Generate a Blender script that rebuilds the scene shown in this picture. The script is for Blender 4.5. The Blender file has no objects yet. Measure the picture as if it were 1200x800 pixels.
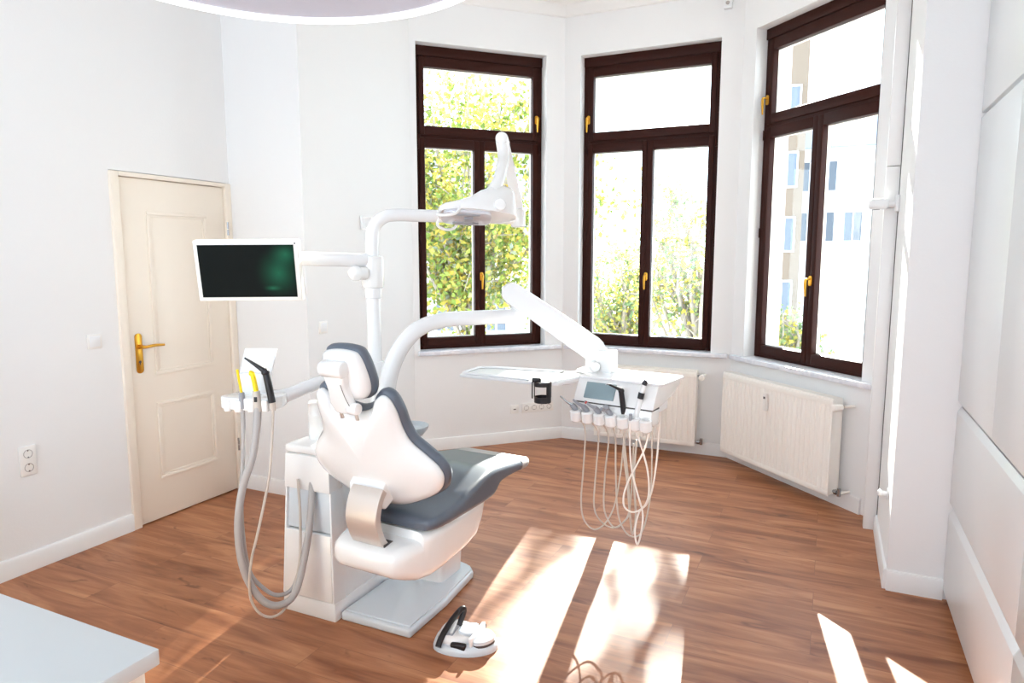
import bpy, bmesh, math, random
from mathutils import Vector, Matrix
C = bpy.context.scene.collection
R = math.radians
PI = math.pi

# ---------------------------------------------------------------- frames
CAMH = 1.6
PITCH = math.atan(100/798.0)
ROOM = -R(25)                                   # the room's own axes: u runs along 115 deg, v along 25 deg
cu, su = math.cos(R(25)), math.sin(R(25))
def uv(u, v, z=0.0):                            # room coordinates -> world
    return Vector((u*cu+v*su, -u*su+v*cu, z))
def at(px, py, d):                              # a sight line followed to depth d
    a, b = px-600.0, 400.0-py
    cp, sp = math.cos(PITCH), math.sin(PITCH)
    r = Vector((a, 800*cp+b*sp, b*cp-800*sp))
    return r*(d/r.y)+Vector((0, 0, CAMH))
def frame(p, rz=0.0, rx=0.0, ry=0.0):
    return Matrix.Translation(Vector(p)) @ Matrix.Rotation(rz, 4, 'Z') @ Matrix.Rotation(ry, 4, 'Y') @ Matrix.Rotation(rx, 4, 'X')
MW = {}

# ---------------------------------------------------------------- materials
def srgb(r, g, b):
    f = lambda c: (c/255/12.92) if c/255 <= .04045 else ((c/255+.055)/1.055)**2.4
    return (f(r), f(g), f(b), 1)
def mat(name, col, rough=.5, metal=0.0, coat=0.0, bump=0.0, bscale=60, var=0.0, emis=None, es=0.0, spec=.5):
    m = bpy.data.materials.new(name); m.use_nodes = True
    nt = m.node_tree; b = nt.nodes['Principled BSDF']
    b.inputs['Base Color'].default_value = col
    b.inputs['Roughness'].default_value = rough
    b.inputs['Metallic'].default_value = metal
    b.inputs['Coat Weight'].default_value = coat
    b.inputs['Coat Roughness'].default_value = .08
    b.inputs['Specular IOR Level'].default_value = spec
    tc = nt.nodes.new('ShaderNodeTexCoord')
    nz = nt.nodes.new('ShaderNodeTexNoise'); nz.inputs['Scale'].default_value = bscale; nz.inputs['Detail'].default_value = 3
    nt.links.new(tc.outputs['Object'], nz.inputs['Vector'])
    if bump:
        bp = nt.nodes.new('ShaderNodeBump'); bp.inputs['Strength'].default_value = bump; bp.inputs['Distance'].default_value = .004
        nt.links.new(nz.outputs['Fac'], bp.inputs['Height']); nt.links.new(bp.outputs['Normal'], b.inputs['Normal'])
    if var:
        mx = nt.nodes.new('ShaderNodeMix'); mx.data_type = 'RGBA'
        mx.inputs['A'].default_value = tuple(c*(1-var) for c in col[:3])+(1,)
        mx.inputs['B'].default_value = tuple(min(1, c*(1+var)) for c in col[:3])+(1,)
        nt.links.new(nz.outputs['Fac'], mx.inputs['Factor']); nt.links.new(mx.outputs['Result'], b.inputs['Base Color'])
    if emis:
        b.inputs['Emission Color'].default_value = emis; b.inputs['Emission Strength'].default_value = es
    return m
M = {}
M['wall'] = mat('wall_paint', (.80, .80, .80, 1), .85, bump=.12, bscale=90, spec=.2)
M['ceil'] = mat('ceiling_paint', (.80, .79, .77, 1), .9, bump=.08, bscale=70, spec=.2)
M['base'] = mat('baseboard_lacquer', (.80, .79, .78, 1), .35, bump=.02)
M['door'] = mat('cream_door_lacquer', srgb(236, 226, 212), .4, bump=.03, bscale=30)
M['dark'] = mat('dark_brown_frame', srgb(50, 20, 13), .5, bump=.06, bscale=120, var=.12, spec=.15)
M['gold'] = mat('brass', srgb(214, 160, 62), .28, 1.0)
M['plas'] = mat('white_gloss_plastic', (.84, .84, .83, 1), .22, coat=.5, var=.01, bscale=4)
M['plas2'] = mat('white_satin_plastic', (.80, .81, .82, 1), .4, var=.01, bscale=5)
M['enam'] = mat('white_enamel_metal', (.82, .83, .84, 1), .25, coat=.4, var=.01, bscale=5)
M['greyp'] = mat('pale_blue_grey_plastic', srgb(206, 215, 222), .3, coat=.3, var=.02, bscale=6)
M['cush'] = mat('slate_grey_upholstery', srgb(88, 96, 108), .42, bump=.1, bscale=260, var=.05, coat=.1)
M['silver'] = mat('brushed_silver', srgb(214, 204, 196), .38, .55, bump=.03, bscale=200)
M['steel'] = mat('steel', srgb(170, 170, 172), .25, 1.0)
M['black'] = mat('black_plastic', srgb(26, 24, 28), .4, var=.1)
M['yellow'] = mat('yellow_plastic', srgb(245, 215, 20), .4, var=.04)
M['hose'] = mat('grey_hose', srgb(172, 169, 168), .5, var=.03, bscale=20)
M['hosep'] = mat('cream_hose', srgb(196, 186, 176), .5, var=.03, bscale=20)
M['hosew'] = mat('white_cord', srgb(240, 232, 224), .5, var=.02, bscale=20)
M['grey'] = mat('mid_grey_plastic', srgb(150, 152, 158), .35, var=.05, bscale=20)
M['lens'] = mat('lamp_reflector', srgb(214, 215, 222), .2, .3)
M['seam'] = mat('dark_seam', srgb(70, 66, 66), .6)
M['rad'] = mat('cream_radiator_enamel', srgb(243, 239, 232), .35, var=.004, bscale=3)
M['cab'] = mat('white_cabinet_lacquer', (.77, .80, .81, 1), .3, coat=.2, var=.008, bscale=2)
M['sill'] = None
M['counter'] = mat('pale_counter_lacquer', (.60, .63, .64, 1), .25, coat=.3, var=.01, bscale=3)
M['lcd'] = mat('grey_green_display', srgb(132, 152, 158), .2, var=.04, bscale=10)
M['sock'] = mat('socket_plastic', (.82, .80, .77, 1), .35)
M['sockd'] = mat('socket_well', srgb(172, 166, 162), .5)

def marble():
    m = mat('pale_marble', srgb(222, 224, 230), .25)
    nt = m.node_tree; b = nt.nodes['Principled BSDF']; tc = nt.nodes.new('ShaderNodeTexCoord')
    n = nt.nodes.new('ShaderNodeTexNoise'); n.inputs['Scale'].default_value = 9; n.inputs['Detail'].default_value = 8; n.inputs['Distortion'].default_value = 1.5
    r = nt.nodes.new('ShaderNodeValToRGB'); r.color_ramp.elements[0].position = .35; r.color_ramp.elements[0].color = srgb(214, 217, 226)
    r.color_ramp.elements[1].position = .62; r.color_ramp.elements[1].color = srgb(232, 233, 238)
    nt.links.new(tc.outputs['Object'], n.inputs['Vector']); nt.links.new(n.outputs['Fac'], r.inputs['Fac']); nt.links.new(r.outputs['Color'], b.inputs['Base Color'])
    return m
M['sill'] = marble()

def screen_mat():
    m = mat('monitor_glass', srgb(14, 18, 16), .3, spec=.08)
    nt = m.node_tree; b = nt.nodes['Principled BSDF']; tc = nt.nodes.new('ShaderNodeTexCoord')
    def blob(loc, sc):
        mp = nt.nodes.new('ShaderNodeMapping'); mp.vector_type = 'POINT'
        mp.inputs['Location'].default_value = tuple(-l*s for l, s in zip(loc, sc)); mp.inputs['Scale'].default_value = sc
        g = nt.nodes.new('ShaderNodeTexGradient'); g.gradient_type = 'QUADRATIC_SPHERE'
        nt.links.new(tc.outputs['Object'], mp.inputs['Vector']); nt.links.new(mp.outputs['Vector'], g.inputs['Vector']); return g.outputs['Fac']
    a = blob((.165, 0, .07), (12, 1, 14)); c = blob((.13, 0, -.01), (9, 1, 8)); d = blob((.10, 0, -.075), (20, 1, 60))
    ad = nt.nodes.new('ShaderNodeMath'); ad.operation = 'ADD'; nt.links.new(a, ad.inputs[0]); nt.links.new(c, ad.inputs[1])
    ae = nt.nodes.new('ShaderNodeMath'); ae.operation = 'ADD'; nt.links.new(ad.outputs[0], ae.inputs[0]); nt.links.new(d, ae.inputs[1])
    mu = nt.nodes.new('ShaderNodeMath'); mu.operation = 'MULTIPLY'; mu.inputs[1].default_value = SCREEN_GLOW
    nt.links.new(ae.outputs[0], mu.inputs[0])
    b.inputs['Emission Color'].default_value = srgb(60, 190, 140); nt.links.new(mu.outputs[0], b.inputs['Emission Strength'])
    return m
SCREEN_GLOW = .18
M['screen'] = screen_mat()

def floor_mat():
    m = bpy.data.materials.new('oak_laminate'); m.use_nodes = True
    nt = m.node_tree; b = nt.nodes['Principled BSDF']; L = nt.links
    tc = nt.nodes.new('ShaderNodeTexCoord'); mp = nt.nodes.new('ShaderNodeMapping')
    mp.inputs['Rotation'].default_value = (0, 0, R(25)); L.new(tc.outputs['Object'], mp.inputs['Vector'])
    br = nt.nodes.new('ShaderNodeTexBrick'); br.inputs['Scale'].default_value = 1
    br.inputs['Brick Width'].default_value = 1.28; br.inputs['Row Height'].default_value = .19
    br.inputs['Mortar Size'].default_value = .0011; br.inputs['Mortar Smooth'].default_value = .3
    br.offset = .43; br.offset_frequency = 2
    br.inputs['Color1'].default_value = (0, 0, 0, 1); br.inputs['Color2'].default_value = (1, 1, 1, 1); br.inputs['Mortar'].default_value = (.5, .5, .5, 1)
    L.new(mp.outputs['Vector'], br.inputs['Vector'])
    # shift the grain per plank so it breaks at each joint
    sc = nt.nodes.new('ShaderNodeVectorMath'); sc.operation = 'SCALE'; sc.inputs['Scale'].default_value = 17.3
    L.new(br.outputs['Color'], sc.inputs[0])
    ad = nt.nodes.new('ShaderNodeVectorMath'); ad.operation = 'ADD'; L.new(mp.outputs['Vector'], ad.inputs[0]); L.new(sc.outputs[0], ad.inputs[1])
    def nz(sx, sy, detail, dist, rough=.55):
        q = nt.nodes.new('ShaderNodeMapping'); q.inputs['Scale'].default_value = (sx, sy, 1); L.new(ad.outputs[0], q.inputs['Vector'])
        n = nt.nodes.new('ShaderNodeTexNoise'); n.inputs['Scale'].default_value = 1; n.inputs['Detail'].default_value = detail
        n.inputs['Distortion'].default_value = dist; n.inputs['Roughness'].default_value = rough
        L.new(q.outputs['Vector'], n.inputs['Vector']); return n.outputs['Fac']
    broad = nz(1.6, 11, 3, .8); fine = nz(5, 85, 4, .4, .65); knot = nz(5.5, 15, 2, .9)
    def ramp(src, stops):
        r = nt.nodes.new('ShaderNodeValToRGB'); e = r.color_ramp.elements
        e[0].position, e[0].color = stops[0]; e[1].position, e[1].color = stops[-1]
        for p, c in stops[1:-1]:
            k = e.new(p); k.color = c
        L.new(src, r.inputs['Fac']); return r.outputs['Color']
    base = ramp(broad, [(.28, srgb(128, 75, 47)), (.5, srgb(168, 109, 73)), (.72, srgb(195, 138, 98))])
    def mul(a, bcol, f):
        x = nt.nodes.new('ShaderNodeMix'); x.data_type = 'RGBA'; x.blend_type = 'MULTIPLY'; x.inputs['Factor'].default_value = f
        L.new(a, x.inputs['A']); L.new(bcol, x.inputs['B']); return x.outputs['Result']
    fi = ramp(fine, [(.35, (.76, .73, .71, 1)), (.6, (1, 1, 1, 1))])
    kn = ramp(knot, [(.24, (.42, .34, .32, 1)), (.36, (1, 1, 1, 1))])
    pl = ramp(br.outputs['Color'], [(0, (.90, .885, .88, 1)), (1, (1.0, 1.0, 1.0, 1))])
    c = mul(mul(mul(base, fi, .5), kn, .8), pl, .9)
    mo = nt.nodes.new('ShaderNodeMix'); mo.data_type = 'RGBA'; L.new(br.outputs['Fac'], mo.inputs['Factor']); L.new(c, mo.inputs['A']); mo.inputs['B'].default_value = srgb(128, 84, 62)
    L.new(mo.outputs['Result'], b.inputs['Base Color'])
    b.inputs['Roughness'].default_value = .42; b.inputs['Specular IOR Level'].default_value = .35
    bp = nt.nodes.new('ShaderNodeBump'); bp.inputs['Strength'].default_value = .12; bp.inputs['Distance'].default_value = .002
    L.new(fine, bp.inputs['Height']); L.new(bp.outputs['Normal'], b.inputs['Normal'])
    return m
M['floor'] = floor_mat()

def glass_mat():
    m = bpy.data.materials.new('window_glass'); m.use_nodes = True; nt = m.node_tree; nt.nodes.clear()
    o = nt.nodes.new('ShaderNodeOutputMaterial'); t = nt.nodes.new('ShaderNodeBsdfTransparent'); g = nt.nodes.new('ShaderNodeBsdfGlossy')
    t.inputs['Color'].default_value = (.95, .97, .96, 1); g.inputs['Roughness'].default_value = .02
    lw = nt.nodes.new('ShaderNodeLayerWeight'); lw.inputs['Blend'].default_value = .5
    pw = nt.nodes.new('ShaderNodeMath'); pw.operation = 'POWER'; pw.inputs[1].default_value = 5
    f = nt.nodes.new('ShaderNodeMath'); f.operation = 'MULTIPLY_ADD'; f.inputs[1].default_value = .9; f.inputs[2].default_value = .03
    nt.links.new(lw.outputs['Facing'], pw.inputs[0]); nt.links.new(pw.outputs[0], f.inputs[0])
    mx = nt.nodes.new('ShaderNodeMixShader'); nt.links.new(f.outputs[0], mx.inputs[0]); nt.links.new(t.outputs[0], mx.inputs[1]); nt.links.new(g.outputs[0], mx.inputs[2])
    nt.links.new(mx.outputs[0], o.inputs['Surface']); return m
M['glass'] = glass_mat()
def emit_mat(name, col, s):
    m = bpy.data.materials.new(name); m.use_nodes = True; nt = m.node_tree; nt.nodes.clear()
    o = nt.nodes.new('ShaderNodeOutputMaterial'); e = nt.nodes.new('ShaderNodeEmission'); e.inputs[0].default_value = col; e.inputs[1].default_value = s
    nt.links.new(e.outputs[0], o.inputs['Surface']); return m
M['ring'] = emit_mat('ring_light_band', (.97, .98, 1, 1), 1.6)
M['diffuser'] = mat('lamp_diffuser', (.62, .64, .76, 1), .6)

def leaf_mat(name, stops):
    m = bpy.data.materials.new(name); m.use_nodes = True; nt = m.node_tree; nt.nodes.clear(); L = nt.links
    o = nt.nodes.new('ShaderNodeOutputMaterial'); g = nt.nodes.new('ShaderNodeNewGeometry')
    r = nt.nodes.new('ShaderNodeValToRGB'); e = r.color_ramp.elements
    e[0].position, e[0].color = stops[0]; e[1].position, e[1].color = stops[-1]
    for p, c in stops[1:-1]:
        k = e.new(p); k.color = c
    d = nt.nodes.new('ShaderNodeBsdfDiffuse'); t = nt.nodes.new('ShaderNodeBsdfTranslucent'); mx = nt.nodes.new('ShaderNodeMixShader'); mx.inputs[0].default_value = .5
    L.new(g.outputs['Random Per Island'], r.inputs['Fac']); L.new(r.outputs['Color'], d.inputs['Color']); L.new(r.outputs['Color'], t.inputs['Color'])
    L.new(d.outputs[0], mx.inputs[1]); L.new(t.outputs[0], mx.inputs[2]); L.new(mx.outputs[0], o.inputs['Surface']); return m
M['leafA'] = leaf_mat('autumn_leaves', [(0, srgb(92, 112, 58)), (.3, srgb(132, 150, 72)), (.55, srgb(168, 170, 88)), (.8, srgb(188, 162, 74)), (1, srgb(136, 148, 134))])
M['leafB'] = leaf_mat('green_leaves', [(0, srgb(110, 134, 100)), (.4, srgb(140, 156, 110)), (.7, srgb(190, 184, 100)), (1, srgb(206, 184, 90))])
M['bark'] = mat('tree_bark', srgb(150, 140, 130), .9, bump=.6, bscale=12, var=.2)
M['facade'] = mat('beige_render', srgb(116, 102, 90), .9, bump=.1, bscale=3)
M['facade2'] = mat('white_render', srgb(226, 228, 232), .9, bump=.1, bscale=3)
M['roof'] = mat('grey_roof_tiles', srgb(140, 150, 170), .8, bump=.4, bscale=6)
M['bwin'] = mat('far_window_glass', srgb(104, 112, 124), .5, spec=.2)
M['street'] = mat('pale_paving', srgb(200, 198, 194), .9, var=.05, bscale=2)

# ---------------------------------------------------------------- mesh helpers
def nbm(): return bmesh.new()
def box(bm, x0, x1, y0, y1, z0, z1, bev=0.0, seg=2, T=None):
    t = bmesh.new(); r = bmesh.ops.create_cube(t, size=1)
    for v in t.verts:
        v.co = Vector((x0+(v.co.x+.5)*(x1-x0), y0+(v.co.y+.5)*(y1-y0), z0+(v.co.z+.5)*(z1-z0)))
    if bev: bmesh.ops.bevel(t, geom=t.edges[:], offset=bev, segments=seg, profile=.5, affect='EDGES')
    merge(bm, t, T); return bm
def merge(bm, t, T=None):
    if T is not None: bmesh.ops.transform(t, matrix=T, verts=t.verts)
    me = bpy.data.meshes.new('tmp'); t.to_mesh(me); t.free(); bm.from_mesh(me); bpy.data.meshes.remove(me)
def cat(pts, n=6, closed=False):
    pts = [Vector(p) for p in pts]; out = []; N = len(pts)
    rng = range(N) if closed else range(N-1)
    for i in rng:
        if closed: p0, p1, p2, p3 = pts[i-1], pts[i], pts[(i+1) % N], pts[(i+2) % N]
        else:
            p1, p2 = pts[i], pts[i+1]; p0 = pts[i-1] if i else p1*2-p2; p3 = pts[i+2] if i+2 < N else p2*2-p1
        for k in range(n):
            t = k/n
            out.append(.5*((2*p1)+(p2-p0)*t+(2*p0-5*p1+4*p2-p3)*t*t+(3*p1-p0-3*p2+p3)*t**3))
    if not closed: out.append(pts[-1])
    return out
def tube(bm, pts, rad, seg=12, smooth=0, caps=True, T=None, flat=1.0):
    if smooth: 
        if isinstance(rad, (list, tuple)):
            rr = [r for r in cat([(r, 0, 0) for r in rad], smooth)]; rad = [v.x for v in rr]
        pts = cat(pts, smooth)
    pts = [Vector(p) for p in pts]; n = len(pts)
    if not isinstance(rad, (list, tuple)): rad = [rad]*n
    t = bmesh.new(); rings = []
    d0 = (pts[1]-pts[0]).normalized(); up = Vector((0, 0, 1)) if abs(d0.z) < .9 else Vector((1, 0, 0))
    nx = d0.cross(up).normalized()
    for i, p in enumerate(pts):
        d = ((pts[min(i+1, n-1)]-pts[max(i-1, 0)])).normalized()
        nx = (nx-d*nx.dot(d)).normalized(); ny = d.cross(nx)
        rings.append([t.verts.new(p+(nx*math.cos(a)+ny*math.sin(a)*flat)*rad[i]) for a in [2*PI*k/seg for k in range(seg)]])
    for i in range(n-1):
        for k in range(seg):
            t.faces.new((rings[i][k], rings[i][(k+1) % seg], rings[i+1][(k+1) % seg], rings[i+1][k]))
    if caps:
        t.faces.new(rings[0][::-1]); t.faces.new(rings[-1])
    bmesh.ops.recalc_face_normals(t, faces=t.faces); merge(bm, t, T); return bm
def cyl(bm, p, q, r, seg=20, r2=None, bev=0.0, T=None):
    p, q = Vector(p), Vector(q)
    if bev:
        d = (q-p).normalized()
        return tube(bm, [p, p+d*bev*.3, p+d*bev, q-d*bev, q-d*bev*.3, q], [r-bev, r-bev*.3, r, (r2 or r), (r2 or r)-bev*.3, (r2 or r)-bev], seg, T=T)
    return tube(bm, [p, q], [r, r2 if r2 is not None else r], seg, T=T)
def ball(bm, p, r, sc=(1, 1, 1), seg=16, T=None):
    t = bmesh.new(); bmesh.ops.create_uvsphere(t, u_segments=seg, v_segments=seg//2+2, radius=r)
    for v in t.verts: v.co = Vector((v.co.x*sc[0], v.co.y*sc[1], v.co.z*sc[2]))+Vector(p)
    merge(bm, t, T); return bm
def loft(bm, rings, cap0=True, cap1=True, T=None):
    t = bmesh.new(); vr = [[t.verts.new(Vector(p)) for p in r] for r in rings]; n = len(rings[0])
    for i in range(len(vr)-1):
        for k in range(n): t.faces.new((vr[i][k], vr[i][(k+1) % n], vr[i+1][(k+1) % n], vr[i+1][k]))
    if cap0: t.faces.new(vr[0][::-1])
    if cap1: t.faces.new(vr[-1])
    bmesh.ops.recalc_face_normals(t, faces=t.faces); merge(bm, t, T); return bm
def prism(bm, outline, axis, lo, hi, bev=0.0, seg=2, T=None):
    """outline: 2D points; axis 'x','y','z' = extrusion direction"""
    def mk(a, b, h): return {'x': (h, a, b), 'y': (a, h, b), 'z': (a, b, h)}[axis]
    t = bmesh.new(); A = [t.verts.new(mk(a, b, lo)) for a, b in outline]; B = [t.verts.new(mk(a, b, hi)) for a, b in outline]; n = len(A)
    t.faces.new(A); t.faces.new(B[::-1])
    for k in range(n): t.faces.new((A[k], B[k], B[(k+1) % n], A[(k+1) % n]))
    bmesh.ops.recalc_face_normals(t, faces=t.faces)
    if bev: bmesh.ops.bevel(t, geom=t.edges[:], offset=bev, segments=seg, profile=.5, affect='EDGES', clamp_overlap=True)
    merge(bm, t, T); return bm
def rrect(cx, cy, w, h, r, n=5):
    out = []
    for sx, sy, a0 in ((1, 1, 0), (-1, 1, 90), (-1, -1, 180), (1, -1, 270)):
        for k in range(n+1):
            a = R(a0+90*k/n); out.append((cx+sx*(w/2-r)+r*math.cos(a), cy+sy*(h/2-r)+r*math.sin(a)))
    return out
def lathe(bm, prof, seg=24, T=None):
    rings = [[(r*math.cos(2*PI*k/seg), r*math.sin(2*PI*k/seg), z) for k in range(seg)] for r, z in prof]
    return loft(bm, rings, T=T)

def obj(name, bm, m, parent=None, F=None, ang=35, sub=0, bevel=0.0):
    """link bm as ONE mesh object; F = frame in which bm was built (world if None and no parent; parent's frame otherwise)"""
    me = bpy.data.meshes.new(name)
    root = parent
    while root is not None and root.parent is not None: root = root.parent
    if F is not None:
        P = MW[root.name].inverted() if root is not None else Matrix.Identity(4)
        bmesh.ops.transform(bm, matrix=P @ F, verts=bm.verts)
    bm.to_mesh(me); bm.free()
    for p in me.polygons: p.use_smooth = True
    me.set_sharp_from_angle(angle=R(ang))
    me.materials.append(M[m])
    o = bpy.data.objects.new(name, me); C.objects.link(o)
    if parent is not None: o.parent = parent
    else: MW[o.name] = Matrix.Identity(4)
    if bevel:
        b = o.modifiers.new('bevel', 'BEVEL'); b.width = bevel; b.segments = 2; b.limit_method = 'ANGLE'; b.angle_limit = R(40)
    if sub:
        s = o.modifiers.new('subdivision', 'SUBSURF'); s.levels = sub; s.render_levels = sub
    return o
def tag(o, label, cat_, group=None, kind=None):
    o['label'] = label; o['category'] = cat_
    if group: o['group'] = group
    if kind: o['kind'] = kind
    return o
def thing(name, label, cat_, loc=(0, 0, 0), rz=0.0, group=None):
    o = bpy.data.objects.new(name, None); C.objects.link(o); o.empty_display_size = .1
    o.location = loc; o.rotation_euler = (0, 0, rz)
    MW[o.name] = Matrix.Translation(Vector(loc)) @ Matrix.Rotation(rz, 4, 'Z')
    return tag(o, label, cat_, group)
def struct_empty(name, loc=(0, 0, 0), rz=0.0):
    o = bpy.data.objects.new(name, None); C.objects.link(o); o.location = loc; o.rotation_euler = (0, 0, rz); o.empty_display_size = .1
    MW[o.name] = Matrix.Translation(Vector(loc)) @ Matrix.Rotation(rz, 4, 'Z'); o['kind'] = 'structure'; return o
def struct(name, bm, m, F=None, ang=35):
    o = obj(name, bm, m, None, F, ang); o['kind'] = 'structure'; return o
RF = Matrix.Rotation(ROOM, 4, 'Z')       # room frame (x=u, y=v)

# ================================================================= ROOM SHELL
CEIL = 3.62
UL, UR, UC = -3.645, .315, .548          # left wall, right wall, cabinet front
VB, VN = 3.385, -1.6
bay = [(-3.02, 4.61), (-2.103, 5.551), (-.683, 5.551), (.315, 4.553)]
b = nbm(); box(b, UL-.3, 2.0, VN-.3, 6.1, -.08, 0); struct('floor', b, 'floor', RF)
b = nbm(); box(b, UL-.3, 2.0, VN-.3, 6.1, CEIL, CEIL+.1); struct('ceiling', b, 'ceil', RF)
WT = .33
def wallbox(name, u0, u1, v0, v1, z0=0, z1=CEIL, m='wall'):
    b = nbm(); box(b, u0, u1, v0, v1, z0, z1); return struct(name, b, m, RF)
# left wall with the door opening
DV0, DV1 = 2.605, 3.365                   # door leaf along v
def v_of(a): return a
lb = nbm()
box(lb, UL-WT, UL, VN-.3, 2.55, 0, CEIL); box(lb, UL-WT, UL, 2.55, VB, 2.075, CEIL)
box(lb, UL-WT, UL-.14, 2.5, VB, 0, 2.2)
struct('wall_left', lb, 'wall', RF)
wallbox('wall_alcove', UL-WT, -3.02, VB, VB+.9)
wallbox('wall_bay_left', -3.9, -3.02, VB+.9, 4.61)
b = nbm(); box(b, UL-.3, -3.3, VN-.3, VN, 0, CEIL); box(b, .2, 2.0, VN-.3, VN, 0, CEIL); box(b, -3.3, .2, VN-.3, VN, 0, .85); box(b, -3.3, .2, VN-.3, VN, 3.25, CEIL); box(b, -1.75, -1.35, VN-.3, VN, .85, 3.25)  # unseen wide opening added behind the camera to let sky light onto facing walls
struct('wall_near', b, 'wall', RF)
wallbox('wall_right', .315, 1.2, 3.605, 4.38)
wallbox('wall_cabinet_side', 1.15, 1.4, VN, 3.605)
b = nbm(); box(b, .315, 1.2, 4.38, 4.60, 0, CEIL); struct('wall_bay_right', b, 'wall', RF)
# the three bay walls, each with its window opening
WZ0, WZ1 = .835, 3.235
wins = [(.05, 1.15), (.14, 1.26), (.14, 1.25)]
SET = .10                                 # window stands this far back from the wall face
def bay_frame(i):
    p = Vector(bay[i]); q = Vector(bay[i+1]); d = (q-p); a = math.atan2(d.y, d.x)
    return RF @ Matrix.Translation((p.x, p.y, 0)) @ Matrix.Rotation(a, 4, 'Z'), d.length, a
BF = []
wn = ['wall_bay_front_left', 'wall_bay_front', 'wall_bay_front_right']
for i in range(3):
    F, L, a = bay_frame(i); BF.append((F, L))
    x0, x1 = wins[i]; e0 = .137 if i else 0.03; e1 = .137 if i < 2 else .0
    b = nbm()
    def pier(xa, xb, ea, eb, z0, z1):
        prism(b, [(xa, 0), (xb, 0), (xb+eb, WT), (xa-ea, WT)], 'z', z0, z1)
    pier(0, x0, e0, 0, 0, CEIL); pier(x1, L+(.25 if i == 2 else 0), 0, e1, 0, CEIL)
    pier(x0, x1, 0, 0, 0, WZ0-.035); pier(x0, x1, 0, 0, WZ1, CEIL)
    struct(wn[i], b, 'wall', F)

# windows
def make_window(i):
    F, L = BF[i]; x0, x1 = wins[i]; w = x1-x0
    loc = F @ Vector((x0, SET, WZ0)); rz = F.to_euler().z
    root = struct_empty('window_%d' % (i+1), loc, rz)
    h = WZ1-WZ0; zt = 2.545-WZ0                     # transom line
    fr = nbm()
    box(fr, 0, .055, .0, .085, 0, h, .004); box(fr, w-.055, w, .0, .085, 0, h, .004)
    box(fr, .055, w-.055, .0, .085, h-.105, h, .004); box(fr, .055, w-.055, .0, .085, 0, .045, .004)
    box(fr, .055, w-.055, .0, .085, zt-.022, zt+.022, .004)
    # moulded head above the top light
    box(fr, .0, w, -.012, .0, h-.075, h, .004)
    obj('window_frame', fr, 'dark', root)
    def sash(a, b2, z0, z1, sw, bw, tw, hx=None, hz=None, hside=1):
        s = nbm()
        box(s, a, a+sw, -.014, .06, z0, z1, .005); box(s, b2-sw, b2, -.014, .06, z0, z1, .005)
        box(s, a+sw, b2-sw, -.014, .06, z0, z0+bw, .005); box(s, a+sw, b2-sw, -.014, .06, z1-tw, z1, .005)
        so = obj('sash', s, 'dark', root)
        # glazing bead and pane
        g = nbm(); box(g, a+sw-.004, b2-sw+.004, .024, .030, z0+bw-.004, z1-tw+.004); obj('glass_pane', g, 'glass', so)
        bd = nbm(); t = .003
        for q in ((a+sw, a+sw+t, z0+bw, z1-tw), (b2-sw-t, b2-sw, z0+bw, z1-tw), (a+sw, b2-sw, z0+bw, z0+bw+t), (a+sw, b2-sw, z1-tw-t, z1-tw)):
            box(bd, q[0], q[1], .032, .056, q[2], q[3])
        obj('glazing_bead', bd, 'rad', so)
        if hx is not None:
            hb = nbm()
            prism(hb, rrect(hx, hz, .028, .07, .013), 'y', -.022, -.014, .002)
            tube(hb, [(hx, -.02, hz+.012), (hx, -.052, hz+.012), (hx-.002*hside, -.058, hz), (hx-.004*hside, -.056, hz-.04), (hx-.004*hside, -.052, hz-.105)], [.007, .007, .009, .009, .006], 10, 4)
            obj('handle', hb, 'gold', so)
    mid = w/2-.01
    sash(.04, mid, .02, zt-.012, .045, .075, .075)
    sash(mid, w-.04, .02, zt-.012, .047, .075, .075, mid+.012, 1.43-WZ0)
    sash(.04, w-.04, zt+.012, h-.085, .045, .07, .075, (w-.055 if i == 0 else .045), 2.73-WZ0)
    # hinge caps
    hg = nbm()
    for z in (.9, zt-.1):
        cyl(hg, (.030, -.022, z), (.030, -.022, z+.07), .007, 10)
        cyl(hg, (w-.030, -.022, z), (w-.030, -.022, z+.07), .007, 10)
    obj('hinge', hg, 'dark', root)
    # sill of pale marble
    s = nbm(); a0 = -x0+.0; a1 = L-x0
    if i == 0: a0 = -x0+.0
    box(s, a0+.03, a1-.03, -SET-.045, -SET, -.035, 0, .004)
    box(s, 0, w, -SET, .02, -.035, 0)
    obj('window_sill', s, 'sill', root)
    # outside sill
    s = nbm(); box(s, 0, w, .09, .30, -.03, -.015); obj('outer_sill', s, 'sill', root)
for i in range(3): make_window(i)

# cornice trims along the ceiling
def strip(name, p, q, prof, m, side=1):
    """profile (out, z) swept between room-plan points p,q; room is to the right of p->q when side=1"""
    p, q = Vector(p), Vector(q); d = (q-p).normalized(); n = Vector((d.y, -d.x))*side
    b = nbm(); loft(b, [[(e.x+n.x*o, e.y+n.y*o, z) for o, z in prof] for e in (p, q)])
    return struct(name, b, m, RF)
cprof = [(0, CEIL-.075), (.02, CEIL-.07), (.03, CEIL-.05), (.06, CEIL-.03), (.075, CEIL-.012), (.08, CEIL), (0, CEIL)]
bprof = [(0, 0), (.016, 0), (.016, .088), (.010, .098), (0, .1)]
segs = [((UL, VN), (UL, 2.545), 'left'), ((UL, VB), (-3.02, VB), 'alcove'), ((-3.02, VB), bay[0], 'bay_left'), (bay[0], bay[1], 'bay_front_left'),
        (bay[1], bay[2], 'bay_front'), (bay[2], (.24, 4.628), 'bay_front_right'), ((UR, 4.375), (UR, 3.605), 'right'), ((UR, 3.605), (UC+.0, 3.605), 'pier')]
for k, (p, q, nm) in enumerate(segs):
    strip('baseboard_'+nm, p, q, bprof, 'base')
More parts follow.
